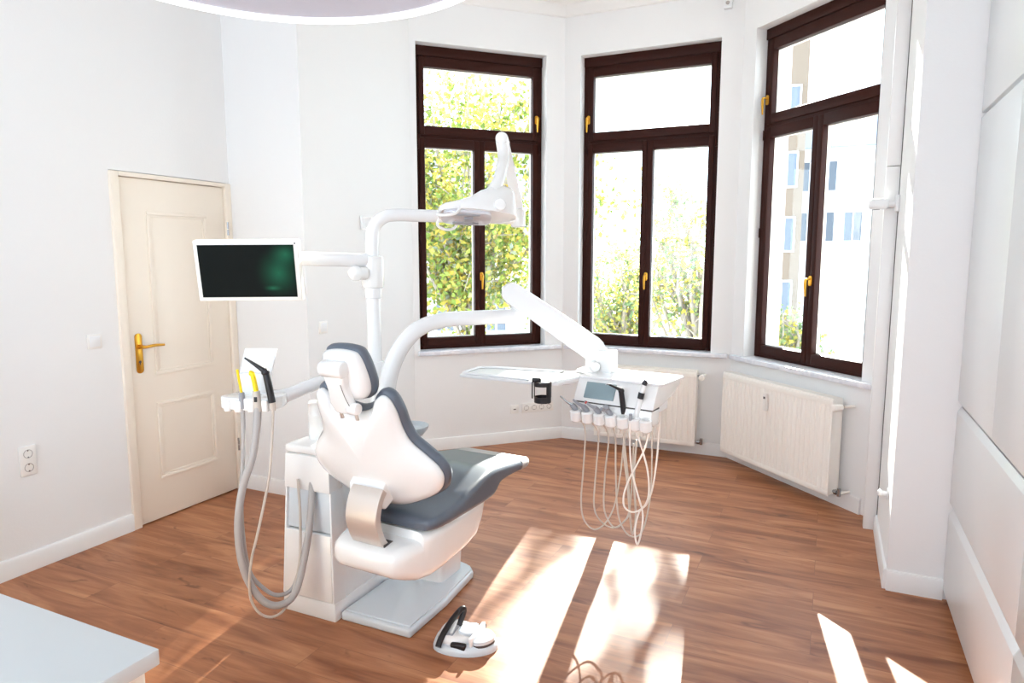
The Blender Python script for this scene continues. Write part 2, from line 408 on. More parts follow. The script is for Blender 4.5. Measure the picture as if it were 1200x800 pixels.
cs = [((UL, VN), (UL, VB)), ((UL, VB), (-3.02, VB)), ((-3.02, VB), bay[0]), (bay[0], bay[1]), (bay[1], bay[2]), (bay[2], bay[3]), ((UR, 4.4), (UR, 3.605)), ((UR, 3.605), (UC+.1, 3.605))]
for k, (p, q) in enumerate(cs): strip('trim_%d' % (k+1), p, q, cprof, 'ceil')
# casing at the bay's right end
b = nbm(); box(b, .245, .34, 4.385, 4.44, 0, 2.09, .003); box(b, .245, .34, 4.385, 4.44, 2.094, CEIL, .003)
box(b, .262, .34, 4.44, 4.60, 0, CEIL, .003)
struct('trim_9', b, 'base', RF)
b = nbm(); box(b, .3115, .3149, 4.374, 4.3795, .1, CEIL-.08); struct('trim_10', b, 'seam', RF)

# ================================================================= DOOR
droot = struct_empty('door_1', uv(UL, 2.545), ROOM+PI/2)   # local x runs along the wall (+v), local -y into the room
DL = .82
b = nbm()
box(b, 0, .05, -.018, .14, 0, 2.07, .004); box(b, DL-.03, DL+.018, -.018, .14, 0, 2.07, .004); box(b, .05, DL-.03, -.018, .14, 2.045, 2.07, .003)
obj('door_frame', b, 'door', droot)
b = nbm(); box(b, .054, DL-.034, .0, .04, .008, 2.041, .003)
leaf = obj('door_leaf', b, 'door', droot)
def moulding(x0, x1, z0, z1):
    b = nbm(); t = .022
    for (a, c, d, e) in ((x0, x1, z0, z0+t), (x0, x1, z1-t, z1), (x0, x0+t, z0+t, z1-t), (x1-t, x1, z0+t, z1-t)):
        box(b, a, c, -.009, .0005, d, e, .004)
    for (a, c, d, e) in ((x0+t, x1-t, z0+t, z0+t+.012), (x0+t, x1-t, z1-t-.012, z1-t), (x0+t, x0+t+.012, z0+t+.012, z1-t-.012), (x1-t-.012, x1-t, z0+t+.012, z1-t-.012)):
        box(b, a, c, -.004, .0005, d, e, .002)
    obj('panel_moulding', b, 'door', leaf)
moulding(.215, .64, .89, 1.86); moulding(.205, .635, .25, .725)
b = nbm(); prism(b, rrect(.112, 1.035, .044, .235, .02), 'y', -.008, 0, .002)
cyl(b, (.112, -.006, 1.075), (.112, -.03, 1.075), .013)
hp = obj('handle_plate', b, 'gold', leaf)
b = nbm(); tube(b, [(.112, -.03, 1.075), (.112, -.052, 1.075), (.125, -.058, 1.075), (.18, -.055, 1.078), (.245, -.05, 1.074)], [.010, .010, .009, .009, .007], 12, 5)
obj('lever_handle', b, 'gold', hp)
b = nbm(); cyl(b, (.112, -.009, .985), (.112, -.0075, .985), .008); box(b, .1095, .1145, -.009, -.0075, .968, .982)
obj('keyhole', b, 'seam', hp)
for z in (1.735, .28):
    b = nbm(); cyl(b, (DL-.03, -.026, z), (DL-.03, -.026, z+.036), .0065, 10); cyl(b, (DL-.03, -.026, z+.040), (DL-.03, -.026, z+.085), .0065, 10)
    obj('hinge', b, 'steel', droot)

# ================================================================= SWITCHES AND SOCKETS
def wallF(F, x, z, o=0.0): return F @ Matrix.Translation((x, -o, z))
LWF = RF @ Matrix.Translation((UL, 2.545, 0)) @ Matrix.Rotation(PI/2, 4, 'Z')          # left wall, x along v, -y into room
AWF = RF @ Matrix.Translation((UL, VB, 0))
CWF = RF @ Matrix.Translation((-3.02, VB, 0)) @ Matrix.Rotation(PI/2, 4, 'Z')
RWF = RF @ Matrix.Translation((UR, 4.38, 0)) @ Matrix.Rotation(-PI/2, 4, 'Z')
def wthing(name, label, cat_, F, x, z, group=None):
    loc = F @ Vector((x, 0, z)); return thing(name, label, cat_, loc, F.to_euler().z, group)
def rocker_switch(label, F, x, z, group=None):
    t = wthing('light_switch', label, 'light switch', F, x, z, group)
    b = nbm(); box(b, -.04, .04, -.010, 0, -.04, .04, .003); obj('frame', b, 'sock', t)
    b = nbm(); prism(b, [(-.010, -.029), (-.014, .029), (-.009, .029), (-.009, -.029)], 'x', -.029, .029, .001)
    obj('rocker', b, 'plas2', t)
rocker_switch('white rocker switch on the wall left of the cream door', LWF, -.15, 1.135)
rocker_switch('small white rocker switch on the recessed wall beside the tall column', CWF, .141, 1.134)
def socket(label, F, x, z, n, vert=False, group=None):
    t = wthing('wall_socket', label, 'wall socket', F, x, z, group)
    b = nbm(); s = .071; L = s*n+.009
    if vert: box(b, -.04, .04, -.011, 0, -L/2, L/2, .003)
    else: box(b, -L/2, L/2, -.011, 0, -.04, .04, .003)
    obj('cover_plate', b, 'sock', t)
    for k in range(n):
        o = (k-(n-1)/2)*s; cx, cz = (0, o) if vert else (o, 0)
        T = Matrix.Translation((cx, -.011, cz)) @ Matrix.Rotation(PI/2, 4, 'X')
        b = nbm(); lathe(b, [(.001, -.004), (.0185, -.004), (.0195, .0012), (.0225, .0012), (.0225, -.0002), (.001, -.0002)][:4]+[(.0225, -.001)], 24, T)
        w = obj('outlet', b, 'sockd', t)
        b = nbm()
        for dx in (-.0095, .0095): cyl(b, (cx+dx, -.0075, cz), (cx+dx, -.0066, cz), .0028, 10)
        box(b, cx-.003, cx+.003, -.0125, -.009, cz+.014, cz+.019); box(b, cx-.003, cx+.003, -.0125, -.009, cz-.019, cz-.014)
        obj('contact', b, 'steel', w)
    return t
socket('white double wall socket stacked upright on the left wall', LWF, -.54, .572, 2, True)
socket('long white four-gang socket strip low on the bay wall behind the tray', BF[0][0], 1.08, .295, 4)
t = wthing('data_outlet', 'small white square outlet left of the four-gang socket strip', 'wall outlet', BF[0][0], .864, .292)
b = nbm(); box(b, -.038, .038, -.011, 0, -.038, .038, .003); obj('cover_plate', b, 'sock', t)
b = nbm(); box(b, -.026, .026, -.0125, -.0105, -.026, .026, .001); obj('insert', b, 'sock', t)
b = nbm(); box(b, -.012, .012, -.0135, -.012, -.004, .004); obj('port', b, 'seam', t)
t = wthing('wall_socket', 'single white socket at the left edge of the photo, low on the wall', 'wall socket', LWF, -.735, .335)
b = nbm(); box(b, -.04, .04, -.011, 0, -.04, .04, .003); obj('cover_plate', b, 'sock', t)

# little wall brackets
t = wthing('wall_bracket', 'small white bracket with clear rim on the wall behind the bent tube', 'wall bracket', CWF, .60, 1.83)
b = nbm(); box(b, -.035, .0, -.02, 0, -.05, .05, .006); obj('mounting_plate', b, 'plas2', t)
b = nbm(); tube(b, [(-.02, -.02, .035), (-.01, -.07, .035), (.0, -.13, .03), (.0, -.14, -.005), (.0, -.13, -.035), (-.01, -.07, -.035), (-.02, -.02, -.035)], .006, 8, 4); obj('hoop', b, 'plas2', t)
t = wthing('wall_bracket', 'white round sensor arm on the right wall at casing beside the window', 'wall bracket', RWF, .03, 1.885)
b = nbm(); box(b, -.02, .05, -.02, 0, -.045, .045, .005); obj('mounting_plate', b, 'plas2', t)
b = nbm(); cyl(b, (.0, -.015, 0), (.0, -.07, 0), .018); box(b, -.05, .04, -.15, -.05, -.028, .028, .018, 3); 
arm_ = obj('sensor_head', b, 'plas2', t)
b = nbm(); cyl(b, (.0, -.11, -.030), (.0, -.11, -.0275), .018, 16); obj('lens', b, 'seam', arm_)
t = wthing('door_stop', 'small white knob stop low on the right wall by the corner', 'door stop', RWF, .60, .42)
b = nbm(); cyl(b, (0, 0, 0), (0, -.008, 0), .03, bev=.003); obj('rosette', b, 'plas2', t)
b = nbm(); cyl(b, (0, -.008, 0), (0, -.03, 0), .012); ball(b, (0, -.038, 0), .018, (1, .7, 1)); obj('knob', b, 'plas2', t)
t = wthing('ceiling_sensor', 'tiny white box fixed under the ceiling between two windows', 'sensor', BF[1][0], 1.30, 3.47)
b = nbm(); box(b, -.03, .03, -.05, 0, -.045, .045, .006); obj('housing', b, 'plas2', t)
b = nbm(); ball(b, (0, -.05, -.01), .014); obj('sensor_eye', b, 'sockd', t)

# ================================================================= RADIATORS
def radiator(label, F, x0, x1, z0, z1, meter):
    w = x1-x0; loc = F @ Vector((x0, 0, z0)); t = thing('radiator', label, 'radiator', loc, F.to_euler().z, 'radiators under the windows')
    h = z1-z0; yb, yf = -.045, -.13
    n = int(w/.040); p = []
    pitch = w/n
    for k in range(n):
        a = k*pitch
        p += [(a+.002, yf+.0), (a+pitch*.36, yf+.0), (a+pitch*.5, yf+.0045), (a+pitch*.64, yf+.0045), (a+pitch*.86, yf+.0)]
    p.append((w, yf))
    b = nbm(); prism(b, [(0, yf+.012)]+[(0.0, yf)]+p[1:]+[(w, yf+.012)], 'z', .035, h-.05)
    box(b, 0, w, yf, yf+.012, 0, .035, .003); box(b, 0, w, yf, yf+.012, h-.05, h-.012, .003)
    box(b, 0, w, yb-.012, yb, 0, h-.012, .003)
    obj('panel', b, 'rad', t, ang=25)
    for a in (0, w-.004):
        b = nbm(); box(b, a, a+.004, yf+.006, yb-.006, .01, h); obj('side_cover', b, 'rad', t)
    b = nbm(); box(b, 0, w, yf+.004, yf+.012, h-.012, h, .002); box(b, 0, w, yb-.012, yb-.004, h-.012, h, .002)
    k = 0.02
    while k < w-.02:
        box(b, k, k+.008, yf+.01, yb-.01, h-.006, h-.002); k += .02
    obj('top_grille', b, 'rad', t)
    b = nbm(); zz = h-.045; cyl(b, (w, -.085, zz), (w+.045, -.085, zz), .009, 12); 
    v = obj('valve', b, 'steel', t)
    b = nbm(); cyl(b, (w+.045, -.085, zz), (w+.045, 0, zz), .009, 12); obj('supply_pipe', b, 'rad', v)
    b = nbm(); cyl(b, (w+.045, -.10, zz), (w+.045, -.175, zz), .019, 20, .023, bev=.006); obj('thermostat_knob', b, 'rad', v)
    b = nbm(); zz = .03; cyl(b, (w, -.085, zz), (w+.05, -.085, zz), .010, 12); cyl(b, (w+.012, -.085, zz), (w+.032, -.085, zz), .017, 6); cyl(b, (w+.045, -.085, zz-.02), (w+.045, -.085, zz+.03), .012, 12)
    rv = obj('return_valve', b, 'steel', t)
    b = nbm(); cyl(b, (w+.045, -.085, zz), (w+.045, 0, zz), .008, 12); obj('return_pipe', b, 'rad', rv)
    for a in (.15, w-.15):
        b = nbm(); box(b, a-.02, a+.02, yb, 0, .06, h-.06); obj('wall_mount', b, 'rad', t)
    if meter:
        b = nbm(); box(b, w*.44, w*.44+.036, yf-.022, yf, h-.20, h-.08, .005); mo = obj('heat_meter', b, 'sock', t)
        b = nbm(); box(b, w*.44+.009, w*.44+.027, yf-.0235, yf-.0215, h-.115, h-.100); obj('meter_display', b, 'seam', mo)
    return t
radiator('ribbed cream radiator under the middle window, partly behind the instrument console', BF[1][0], .34, 1.18, .09, .70, False)
radiator('ribbed cream radiator with small heat meter under the right-hand window', BF[2][0], .075, 1.165, .085, .715, True)

# ================================================================= CABINET ON THE RIGHT
t = thing('built_in_cabinet', 'tall white handleless built-in cabinet wall along the right edge', 'cabinet', uv(UC, 3.6), ROOM-PI/2)
# local x runs toward the camera (-v), local -y into the room, depth +y
CL = 5.0
b = nbm(); box(b, 0, CL, .022, .60, .05, CEIL-.005); box(b, .0, CL, .05, .55, 0, .05); obj('carcass', b, 'cab', t)
zs = [(.055, .445), (.475, .925), (.95, 2.19), (2.21, CEIL-.02)]
ws = [[0, 1.25, 2.5, 3.75, CL], [0, 1.25, 2.5, 3.75, CL], [0, .72, 1.44, 2.16, 2.88, 3.75, CL], [0, .72, 1.44, 2.16, 2.88, 3.75, CL]]
for r_, ((z0, z1), xs) in enumerate(zip(zs, ws)):
    for a, c in zip(xs[:-1], xs[1:]):
        b = nbm()
        if r_ < 2:
            prism(b, [(.0, z0), (.022, z0), (.022, z1), (.014, z1), (0, z1-.026)], 'x', a+.002, c-.002, .001)
            obj('drawer_front', b, 'cab', t)
        else:
            box(b, a+.0015, c-.0015, 0, .022, z0, z1, .0012)
            obj('door', b, 'cab', t)
b = nbm()
for z in (.445, .925): box(b, .0, CL, .0215, .026, z, z+.035)
obj('grip_channel', b, 'base', t)
b = nbm(); box(b, 0, CL, .0215, .024, .05, CEIL-.02); obj('backing', b, 'base', t)

# ================================================================= COUNTER LOWER LEFT
t = thing('low_counter', 'white glossy counter top in the lower left corner of the photo', 'counter', uv(-1.212, .884), ROOM)
b = nbm(); box(b, -1.9, 0, -1.2, 0, .765, .80, .003); obj('worktop', b, 'counter', t)
b = nbm(); box(b, -1.88, -.035, -1.18, -.02, .06, .765); box(b, -1.85, -.07, -1.15, -.05, 0, .06); obj('body', b, 'door', t)
b = nbm(); box(b, -.0355, -.018, -.62, -.022, .07, .755, .002); box(b, -.0355, -.018, -1.178, -.625, .07, .755, .002); obj('door', b, 'door', t)

# ================================================================= RING LAMP
lx, ly = at(388, 29, 2.80).x, 2.80
LZ = at(388, 29, 2.80).z; LR = .72
t = thing('ring_lamp', 'large round white pendant lamp with glowing rim at the ceiling', 'ceiling lamp', (lx, ly-LR, LZ))
def torus(b, prof, seg=96):
    rg = [[(r*math.cos(2*PI*k/seg), r*math.sin(2*PI*k/seg), z) for r, z in prof] for k in range(seg)]
    loft(b, rg+[rg[0]], False, False)
b = nbm(); torus(b, [(LR-.035, .012), (LR-.03, .0), (LR-.016, -.004), (LR-.004, .004), (LR, .022), (LR-.012, .034), (LR-.035, .034)]); obj('light_band', b, 'ring', t)
b = nbm(); lathe(b, [(.001, .014), (LR-.036, .014), (LR-.036, .05), (.001, .05)], 96); obj('disc', b, 'diffuser', t)
for k in range(3):
    b = nbm(); a = R(90+120*k); cyl(b, (math.cos(a)*.5, math.sin(a)*.5, .05), (math.cos(a)*.5, math.sin(a)*.5, CEIL-LZ), .002, 6); obj('suspension_wire', b, 'steel', t)
b = nbm(); cyl(b, (0, 0, CEIL-LZ-.04), (0, 0, CEIL-LZ-.001), .09, 32, bev=.004); obj('canopy', b, 'plas2', t)
b = nbm(); cyl(b, (-.1, .45, .006), (-.1, .45, .014), .006, 8); obj('screw', b, 'steel', t)

# ================================================================= DENTAL CHAIR
OB = uv(-1.710, 2.259)
chair = thing('dental_chair', 'dental chair in white and slate grey seen from behind on a white floor plate', 'dental chair', OB, ROOM)
b = nbm()
pl = [(-.18, 0), (.184, 0), (.188, .30), (.165, .60), (.12, .65), (-.06, .70), (-.176, .66)]
prism(b, pl, 'z', 0, .04, .012, 3)
prism(b, [(x*.93, .02+y*.95) for x, y in pl], 'z', .038, .048, .005, 2)
obj('floor_plate', b, 'greyp', chair)
CF = frame((-.5198, 2.598, .088), -R(29)) @ Matrix.Scale(.945, 4)
b = nbm(); loft(b, [[(x+dx, y+dy, z) for x, y in rrect(0, 0, .16, .20, .03, 3)] for dx, dy, z in ((.02, .50, .045), (.03, .49, .10), (.10, .38, .30), (.13, .33, .42))]); obj('lift_arm', b, 'plas2', chair)
# seat tub, lofted along y
def sect(y, hw, z0, z1, r=.05, n=5, crown=0):
    r = min(r, hw*.9, (z1-z0)*.48)
    return [(x, y, z+crown*(1-(x/hw)**2)*(1 if z > (z0+z1)/2 else 0)) for x, z in rrect(0, (z0+z1)/2, 2*hw, z1-z0, r, n)]
b = nbm()
tub = [(-.125, .13, .350, .400), (-.118, .155, .332, .415), (-.095, .175, .312, .428), (-.05, .190, .292, .436), (.0, .204, .274, .440), (.018, .208, .272, .440), (.024, .208, .272, .475), (.06, .222, .272, .475), (.15, .225, .276, .475), (.32, .215, .284, .475), (.44, .20, .295, .475), (.50, .19, .345, .475), (.54, .18, .42, .475), (.56, .17, .462, .475)]
loft(b, [sect(y, hw, z0, z1, .045) for y, hw, z0, z1 in tub]); obj('seat_tub', b, 'plas', chair, CF, 50)
b = nbm(); box(b, -.080, .088, -.085, -.030, .415, .4395, .002); obj('bracket_slot', b, 'seam', chair, CF)
# seat cushion: thin at the back, deep at the thigh, drops to the leg rest
cu_ = [(.022, .20, .485, .505), (.028, .215, .481, .522), (.05, .238, .479, .534), (.10, .256, .479, .540), (.2, .26, .479, .556), (.32, .26, .479, .588), (.42, .258, .479, .612), (.50, .254, .479, .620),
       (.545, .25, .486, .618), (.575, .246, .522, .612), (.66, .238, .523, .600), (.76, .229, .517, .583), (.86, .219, .507, .566), (.93, .208, .500, .556), (.965, .195, .500, .548), (.98, .175, .508, .538)]
b = nbm(); loft(b, [sect(y, hw, z0, z1, .032, 6, -.012) for y, hw, z0, z1 in cu_]); seatc = obj('seat_cushion', b, 'cush', chair, CF, 60, sub=1)
b = nbm(); loft(b, [sect(y, hw+.0015, z0-.0015, z1+.0015, .032, 6, -.012) for y, hw, z0, z1 in [(.85, .2205, .509, .568), (.86, .219, .507, .566), (.93, .208, .500, .556), (.966, .195, .500, .548), (.982, .175, .508, .538)]]); obj('foot_cover', b, 'hose', seatc, CF, 60)
# backrest: outline in (x, w), w runs up the tilted back
tilt = math.atan2(.25, .65)
BK = CF @ Matrix.Translation((-.026, .05, .6)) @ Matrix.Rotation(tilt, 4, 'X')     # local z up the back, -y = rear
half = [(0, -.040), (.11, -.032), (.205, .005), (.30, .060), (.335, .120), (.327, .178), (.280, .235), (.228, .290), (.208, .350), (.202, .425), (.186, .482), (.155, .502), (.120, .480), (.085, .437), (0, .412)]
ol = half+[(-x, z) for x, z in half[-2:0:-1]]
olc = [(p.x, p.y) for p in cat([(x, z, 0) for x, z in ol], 4, True)]
cx0, cz0 = 0, .20
def wrap(x, z): return .16*x*x
def rings(spec, extra=0.0, o=olc):
    out = []
    for s, off, y in spec:
        r = []
        for k, (x, z) in enumerate(o):
            a, c = o[k-1], o[(k+1) % len(o)]; d = Vector((c[0]-a[0], c[1]-a[1])).normalized(); nx, nz = d.y, -d.x
            X = cx0+(x-cx0)*s+nx*off; Z = cz0+(z-cz0)*s+nz*off
            r.append((X, y+wrap(X, Z), Z))
        out.append(r)
    return out
b = nbm(); loft(b, rings([(.02, 0, .010), (.6, 0, .010), (1, -.012, .010), (1, -.004, .008), (1, -.001, .0), (1, -.002, -.012), (1, -.010, -.024), (.93, -.012, -.034), (.84, -.012, -.043), (.6, -.006, -.055), (.3, 0, -.061), (.02, 0, -.063)]))
obj('back_shell', b, 'plas', chair, BK, 60)
b = nbm(); loft(b, rings([(.02, 0, .006), (.6, 0, .006), (1, -.012, .006), (1, .002, .008), (1, .011, .018), (1, .014, .032), (1, .008, .048), (1, -.008, .060), (.85, -.01, .064), (.5, 0, .058), (.02, 0, .052)]))
obj('back_cushion', b, 'cush', chair, BK, 60)
# cover block and silver bracket linking back and seat
b = nbm(); prism(b, [(-.035, .01), (-.100, .005), (-.108, .030), (-.085, .105), (-.035, .12)], 'x', -.088, .092, .012, 3); obj('hinge_cover', b, 'plas', chair, BK)
ctr = [(-.065, .66), (-.090, .63), (-.108, .58), (-.112, .54), (-.100, .49), (-.078, .445), (-.052, .415)]
ctr = [(p.x, p.y) for p in cat([(a, c, 0) for a, c in ctr], 4)]
rg = []
for k, (y, z) in enumerate(ctr):
    a = ctr[max(k-1, 0)]; c = ctr[min(k+1, len(ctr)-1)]; d = Vector((c[0]-a[0], c[1]-a[1])).normalized(); n_ = Vector((d.y, -d.x))*.016
    rg.append([(-.078, y-n_.x, z-n_.y), (.082, y-n_.x, z-n_.y), (.082, y+n_.x, z+n_.y), (-.078, y+n_.x, z+n_.y)])
b = nbm(); loft(b, rg); obj('back_bracket', b, 'silver', chair, CF, 30, bevel=.003)
# headrest
HB = BK @ Matrix.Translation((0.014, -.008, .580)) @ Matrix.Rotation(R(-3), 4, 'X')
hh = [(0, -.115), (.07, -.11), (.115, -.085), (.135, -.03), (.128, .05), (.112, .10), (.085, .123), (0, .132)]
hh = [(x*.80, z*.88) for x, z in hh]
hol = hh+[(-x, z) for x, z in hh[-2:0:-1]]
holc = [(p.x, p.y) for p in cat([(x, z, 0) for x, z in hol], 4, True)]
def hrings(spec):
    out = []
    for s, off, y in spec:
        r = []
        for k, (x, z) in enumerate(holc):
            a, c = holc[k-1], holc[(k+1) % len(holc)]; d = Vector((c[0]-a[0], c[1]-a[1])).normalized()
            r.append((x*s+d.y*off, y, z*s-d.x*off))
        out.append(r)
    return out
b = nbm(); loft(b, hrings([(.9, 0, .015), (1, -.006, .015), (1, -.002, .0), (1, -.010, -.018), (.85, -.01, -.03), (.5, 0, -.036), (.02, 0, -.038)])); hs = obj('headrest_shell', b, 'plas', chair, HB, 60)
b = nbm(); loft(b, hrings([(.9, 0, .012), (1, -.002, .013), (1, .007, .022), (1, .008, .038), (1, .0, .054), (1, -.016, .064), (.6, 0, .068), (.02, 0, .066)])); obj('headrest_cushion', b, 'cush', chair, HB, 60)
b = nbm()
prism(b, [(-.06, .080), (.045, .080), (.050, .035), (.036, -.02), (.046, -.105), (.062, -.135), (-.040, -.135), (-.060, -.09), (-.052, -.02), (-.062, .035)], 'y', -.070, -.025, .014, 3)
cyl(b, (-.062, -.052, .055), (.052, -.052, .055), .033, 24, bev=.01)
cyl(b, (.02, -.052, -.112), (.070, -.052, -.112), .024, 20, bev=.008)
obj('headrest_joint', b, 'plas', chair, HB)
for x in (-.040, .038):
    b = nbm(); box(b, x, x+.014, -.052, -.044, -.165, -.125, .001); obj('headrest_rail', b, 'silver', chair, HB)
b = nbm(); tube(b, [(.028, -.0712, .0), (.034, -.0712, -.05), (.046, -.0712, -.09)], .0013, 6, 3); obj('joint_seam', b, 'seam', chair, HB)
b = nbm(); box(b, .150, .205, .02, .021, .0, .001); b.free()

# ================================================================= WATER UNIT (cabinet + spittoon + columns)
unit = thing('treatment_unit', 'white treatment unit cabinet with spittoon left of the dental chair', 'dental unit', OB, ROOM)
SL = lambda z: -.484+.060*z/.75                       # the outer side leans in towards the top
def tp(b, s1, t0, t1, z0, z1, inset=0.0, bev=.004, s0=None):
    if s0 is None: q = [(SL(z0)+inset, z0), (s1, z0), (s1, z1), (SL(z1)+inset, z1)]
    else: q = [(SL(z0)+inset, z0), (SL(z0)+s0, z0), (SL(z1)+s0, z1), (SL(z1)+inset, z1)]
    prism(b, q, 'y', t0, t1, bev, 2)
b = nbm(); tp(b, -.184, -.030, .50, 0, .085, 0, .006); tp(b, -.19, .0, .50, .085, .60, .006); tp(b, -.184, .02, .50, .60, .745, 0, .008)
tp(b, 0, -.034, .05, .085, .60, 0, .004, .010); box(b, -.194, -.184, -.034, .05, .085, .60, .004)
body = obj('body', b, 'plas2', unit)
b = nbm(); tp(b, -.194, -.036, -.006, .09, .395, .010); obj('lower_panel', b, 'plas', unit)
b = nbm(); tp(b, -.194, -.022, .01, .402, .60, .010); obj('recess_panel', b, 'greyp', unit)
b = nbm(); tp(b, -.184, -.042, .05, .588, .745, 0, .007); obj('top_drawer', b, 'plas', unit)
b = nbm(); prism(b, [(-.428, -.040), (-.18, -.040), (-.17, .2), (-.17, .49), (-.21, .53), (-.39, .53), (-.428, .49)], 'z', .748, .785, .012, 3); obj('top_cover', b, 'plas', unit)
b = nbm(); lathe(b, [(.040, .0), (.042, .01), (.042, .105), (.043, .108), (.043, .12), (.042, .122), (.042, .165), (.036, .172), (.001, .173)], 32, Matrix.Translation((-.355, .10, .782))); obj('water_bottle_cap', b, 'plas', unit)
b = nbm(); tube(b, [(-.14, .43, .70), (-.14, .43, .73)], [.03, .05], 20); lathe(b, [(.03, .72), (.07, .735), (.095, .765), (.10, .782), (.093, .782), (.08, .762), (.04, .748), (.001, .746)], 36, Matrix.Translation((-.120, .47, 0)))
cyl(b, (-.2, .43, .75), (-.09, .43, .745), .03, 16); obj('spittoon_bowl', b, 'greyp', unit)
b = nbm(); cyl(b, (-.262, .408, .78), (-.262, .408, .82), .05, 28, bev=.006); cyl(b, (-.155, .335, .78), (-.155, .335, .82), .055, 28, bev=.006); cyl(b, (-.2, .37, .74), (-.2, .37, .80), .10, 28, bev=.01)
obj('column_socket', b, 'plas', unit)

# ---- lamp column + operating lamp
col = uv(-1.710-.262, 2.259+.408)
cp_ = lambda z: Vector((col.x, col.y, z))
lamp = thing('operating_lamp', 'white dental operating lamp on a tall bent tube in front of the left window', 'operating lamp', cp_(.82))
W0 = Matrix.Identity(4)
b = nbm(); tube(b, [cp_(.815), cp_(1.47)], .033, 24); cyl(b, cp_(1.40), cp_(1.46), .040, 24, bev=.006); obj('column', b, 'enam', lamp, W0)
end = at(607, 256, 3.62)
top = cp_(1.80); dirh = (Vector((end.x, end.y, 0))-Vector((col.x, col.y, 0))).normalized()
zt_ = end.z
pth = [cp_(1.45), cp_(1.58), cp_(1.66), cp_(1.735)+dirh*.012, cp_(zt_-.012)+dirh*.06, cp_(zt_)+dirh*.13, cp_(zt_)+dirh*.25, end-dirh*.2, end]
b = nbm(); tube(b, pth, .030, 20, 5); cyl(b, end+Vector((0, 0, -.045)), end+Vector((0, 0, .05)), .038, 24, bev=.01); obj('bent_tube', b, 'enam', lamp, W0)
b = nbm(); cyl(b, cp_(1.45), cp_(1.60), .052, 28, bev=.014); obj('column_joint', b, 'plas', lamp, W0)
# balance arm rising from the end of the tube
sa, sb = end+Vector((.0, 0, .06)), at(590, 166, 3.40)
d = (sb-sa).normalized(); side = Vector((d.z, 0, -d.x)).normalized(); th = d.cross(side).normalized()
def slab(b, a, c, w0, w1, t_, sd, th_):
    n = 9; outl = []
    L_ = (c-a)
    dd = L_.normalized(); pts_ = []
    for k in range(n): 
        an = -PI/2+PI*k/(n-1); pts_.append(c+dd*math.cos(an)*w1/2+sd*math.sin(an)*w1/2)
    for k in range(n):
        an = PI/2+PI*k/(n-1); pts_.append(a+dd*math.cos(an)*w0/2+sd*math.sin(an)*w0/2)
    lo = [p-th_*t_/2*.75 for p in pts_]
    cen = (a+c)/2
    def ins(p, f): return p+(cen-p).normalized()*f
    loft(b, [[ins(p, .008)-th_*t_/2 for p in pts_], [p-th_*t_*.38 for p in pts_], [p+th_*t_*.38 for p in pts_], [ins(p, .008)+th_*t_/2 for p in pts_]])
b = nbm(); slab(b, sa, sb, .052, .052, .04, side, th); obj('spring_arm', b, 'enam', lamp, W0, 40)
# fork link going down to the head
hc = at(562, 246, 3.18)
l0 = sb+Vector((-.008, -.05, .005)); 
link = [l0, l0+Vector((.008, -.01, -.08)), at(588, 196, 3.28), at(584, 212, 3.22), hc+Vector((.06, .0, .08))]
b = nbm(); tube(b, link, [.030, .028, .027, .028, .032], 18, 5); cyl(b, sb+Vector((0, .03, 0)), sb+Vector((-.008, -.08, .005)), .030, 24, bev=.008); obj('head_link', b, 'plas', lamp, W0)
# head: shell lofted along its long axis
ax = Vector((at(600, 251, 3.10)-at(520, 248, 3.10))).normalized()       # long axis in the picture plane, slightly rising
ax.y = .12; ax.normalize(); dn = Vector((-.04, -.27, -.96)); dn = (dn-ax*dn.dot(ax)).normalized(); cr = ax.cross(dn).normalized()
HF = Matrix((( ax.x, cr.x, -dn.x, hc.x), (ax.y, cr.y, -dn.y, hc.y), (ax.z, cr.z, -dn.z, hc.z), (0, 0, 0, 1)))   # x long, y across, z up(back of head)
def hs_(x, hw, zt2, zb=-.02, n=14):
    r = []
    for k in range(n+1):
        a = PI*k/n; r.append((x, hw*math.cos(a), zb+(zt2-zb)*math.sin(a)**.8))
    r += [(x, -hw, zb-.012), (x, -hw*.5, zb-.016), (x, hw*.5, zb-.016), (x, hw, zb-.012)]
    return r
b = nbm(); loft(b, [hs_(*q) for q in [(-.190, .02, -.008), (-.182, .055, .004), (-.16, .085, .014), (-.11, .105, .024), (-.05, .112, .048), (.0, .105, .084), (.05, .09, .108), (.10, .075, .118), (.14, .058, .112), (.16, .035, .09), (.166, .015, .05)]])
headp = obj('lamp_head', b, 'plas', lamp, HF, 50)
b = nbm(); prism(b, [(p[0], p[1]) for p in [(q.x, q.y) for q in cat([(-.165, -.06, 0), (-.165, .06, 0), (-.10, .092, 0), (.02, .085, 0), (.05, .05, 0), (.05, -.05, 0), (.02, -.085, 0), (-.10, -.092, 0)], 4, True)]], 'z', -.046, -.030, .003); lr = obj('reflector', b, 'lens', headp, HF)
b = nbm(); box(b, -.12, .0, -.07, -.045, -.052, -.040, .004); box(b, -.12, .0, .045, .07, -.052, -.040, .004); box(b, -.07, -.03, -.03, .03, -.056, -.040, .004); obj('reflector_bar', b, 'grey', lr, HF)
for sgn in (-1, 1):
    b = nbm(); tube(b, [(-.172, sgn*.045, -.02), (-.190, sgn*.075, -.055), (-.15, sgn*.105, -.066), (-.11, sgn*.11, -.055), (-.09, sgn*.10, -.02)], .007, 10, 5); obj('grip', b, 'plas', headp, HF)
b = nbm(); cyl(b, (.085, -.095, .0), (.085, .095, .0), .028, 20, bev=.008); obj('head_joint', b, 'plas', headp, HF)

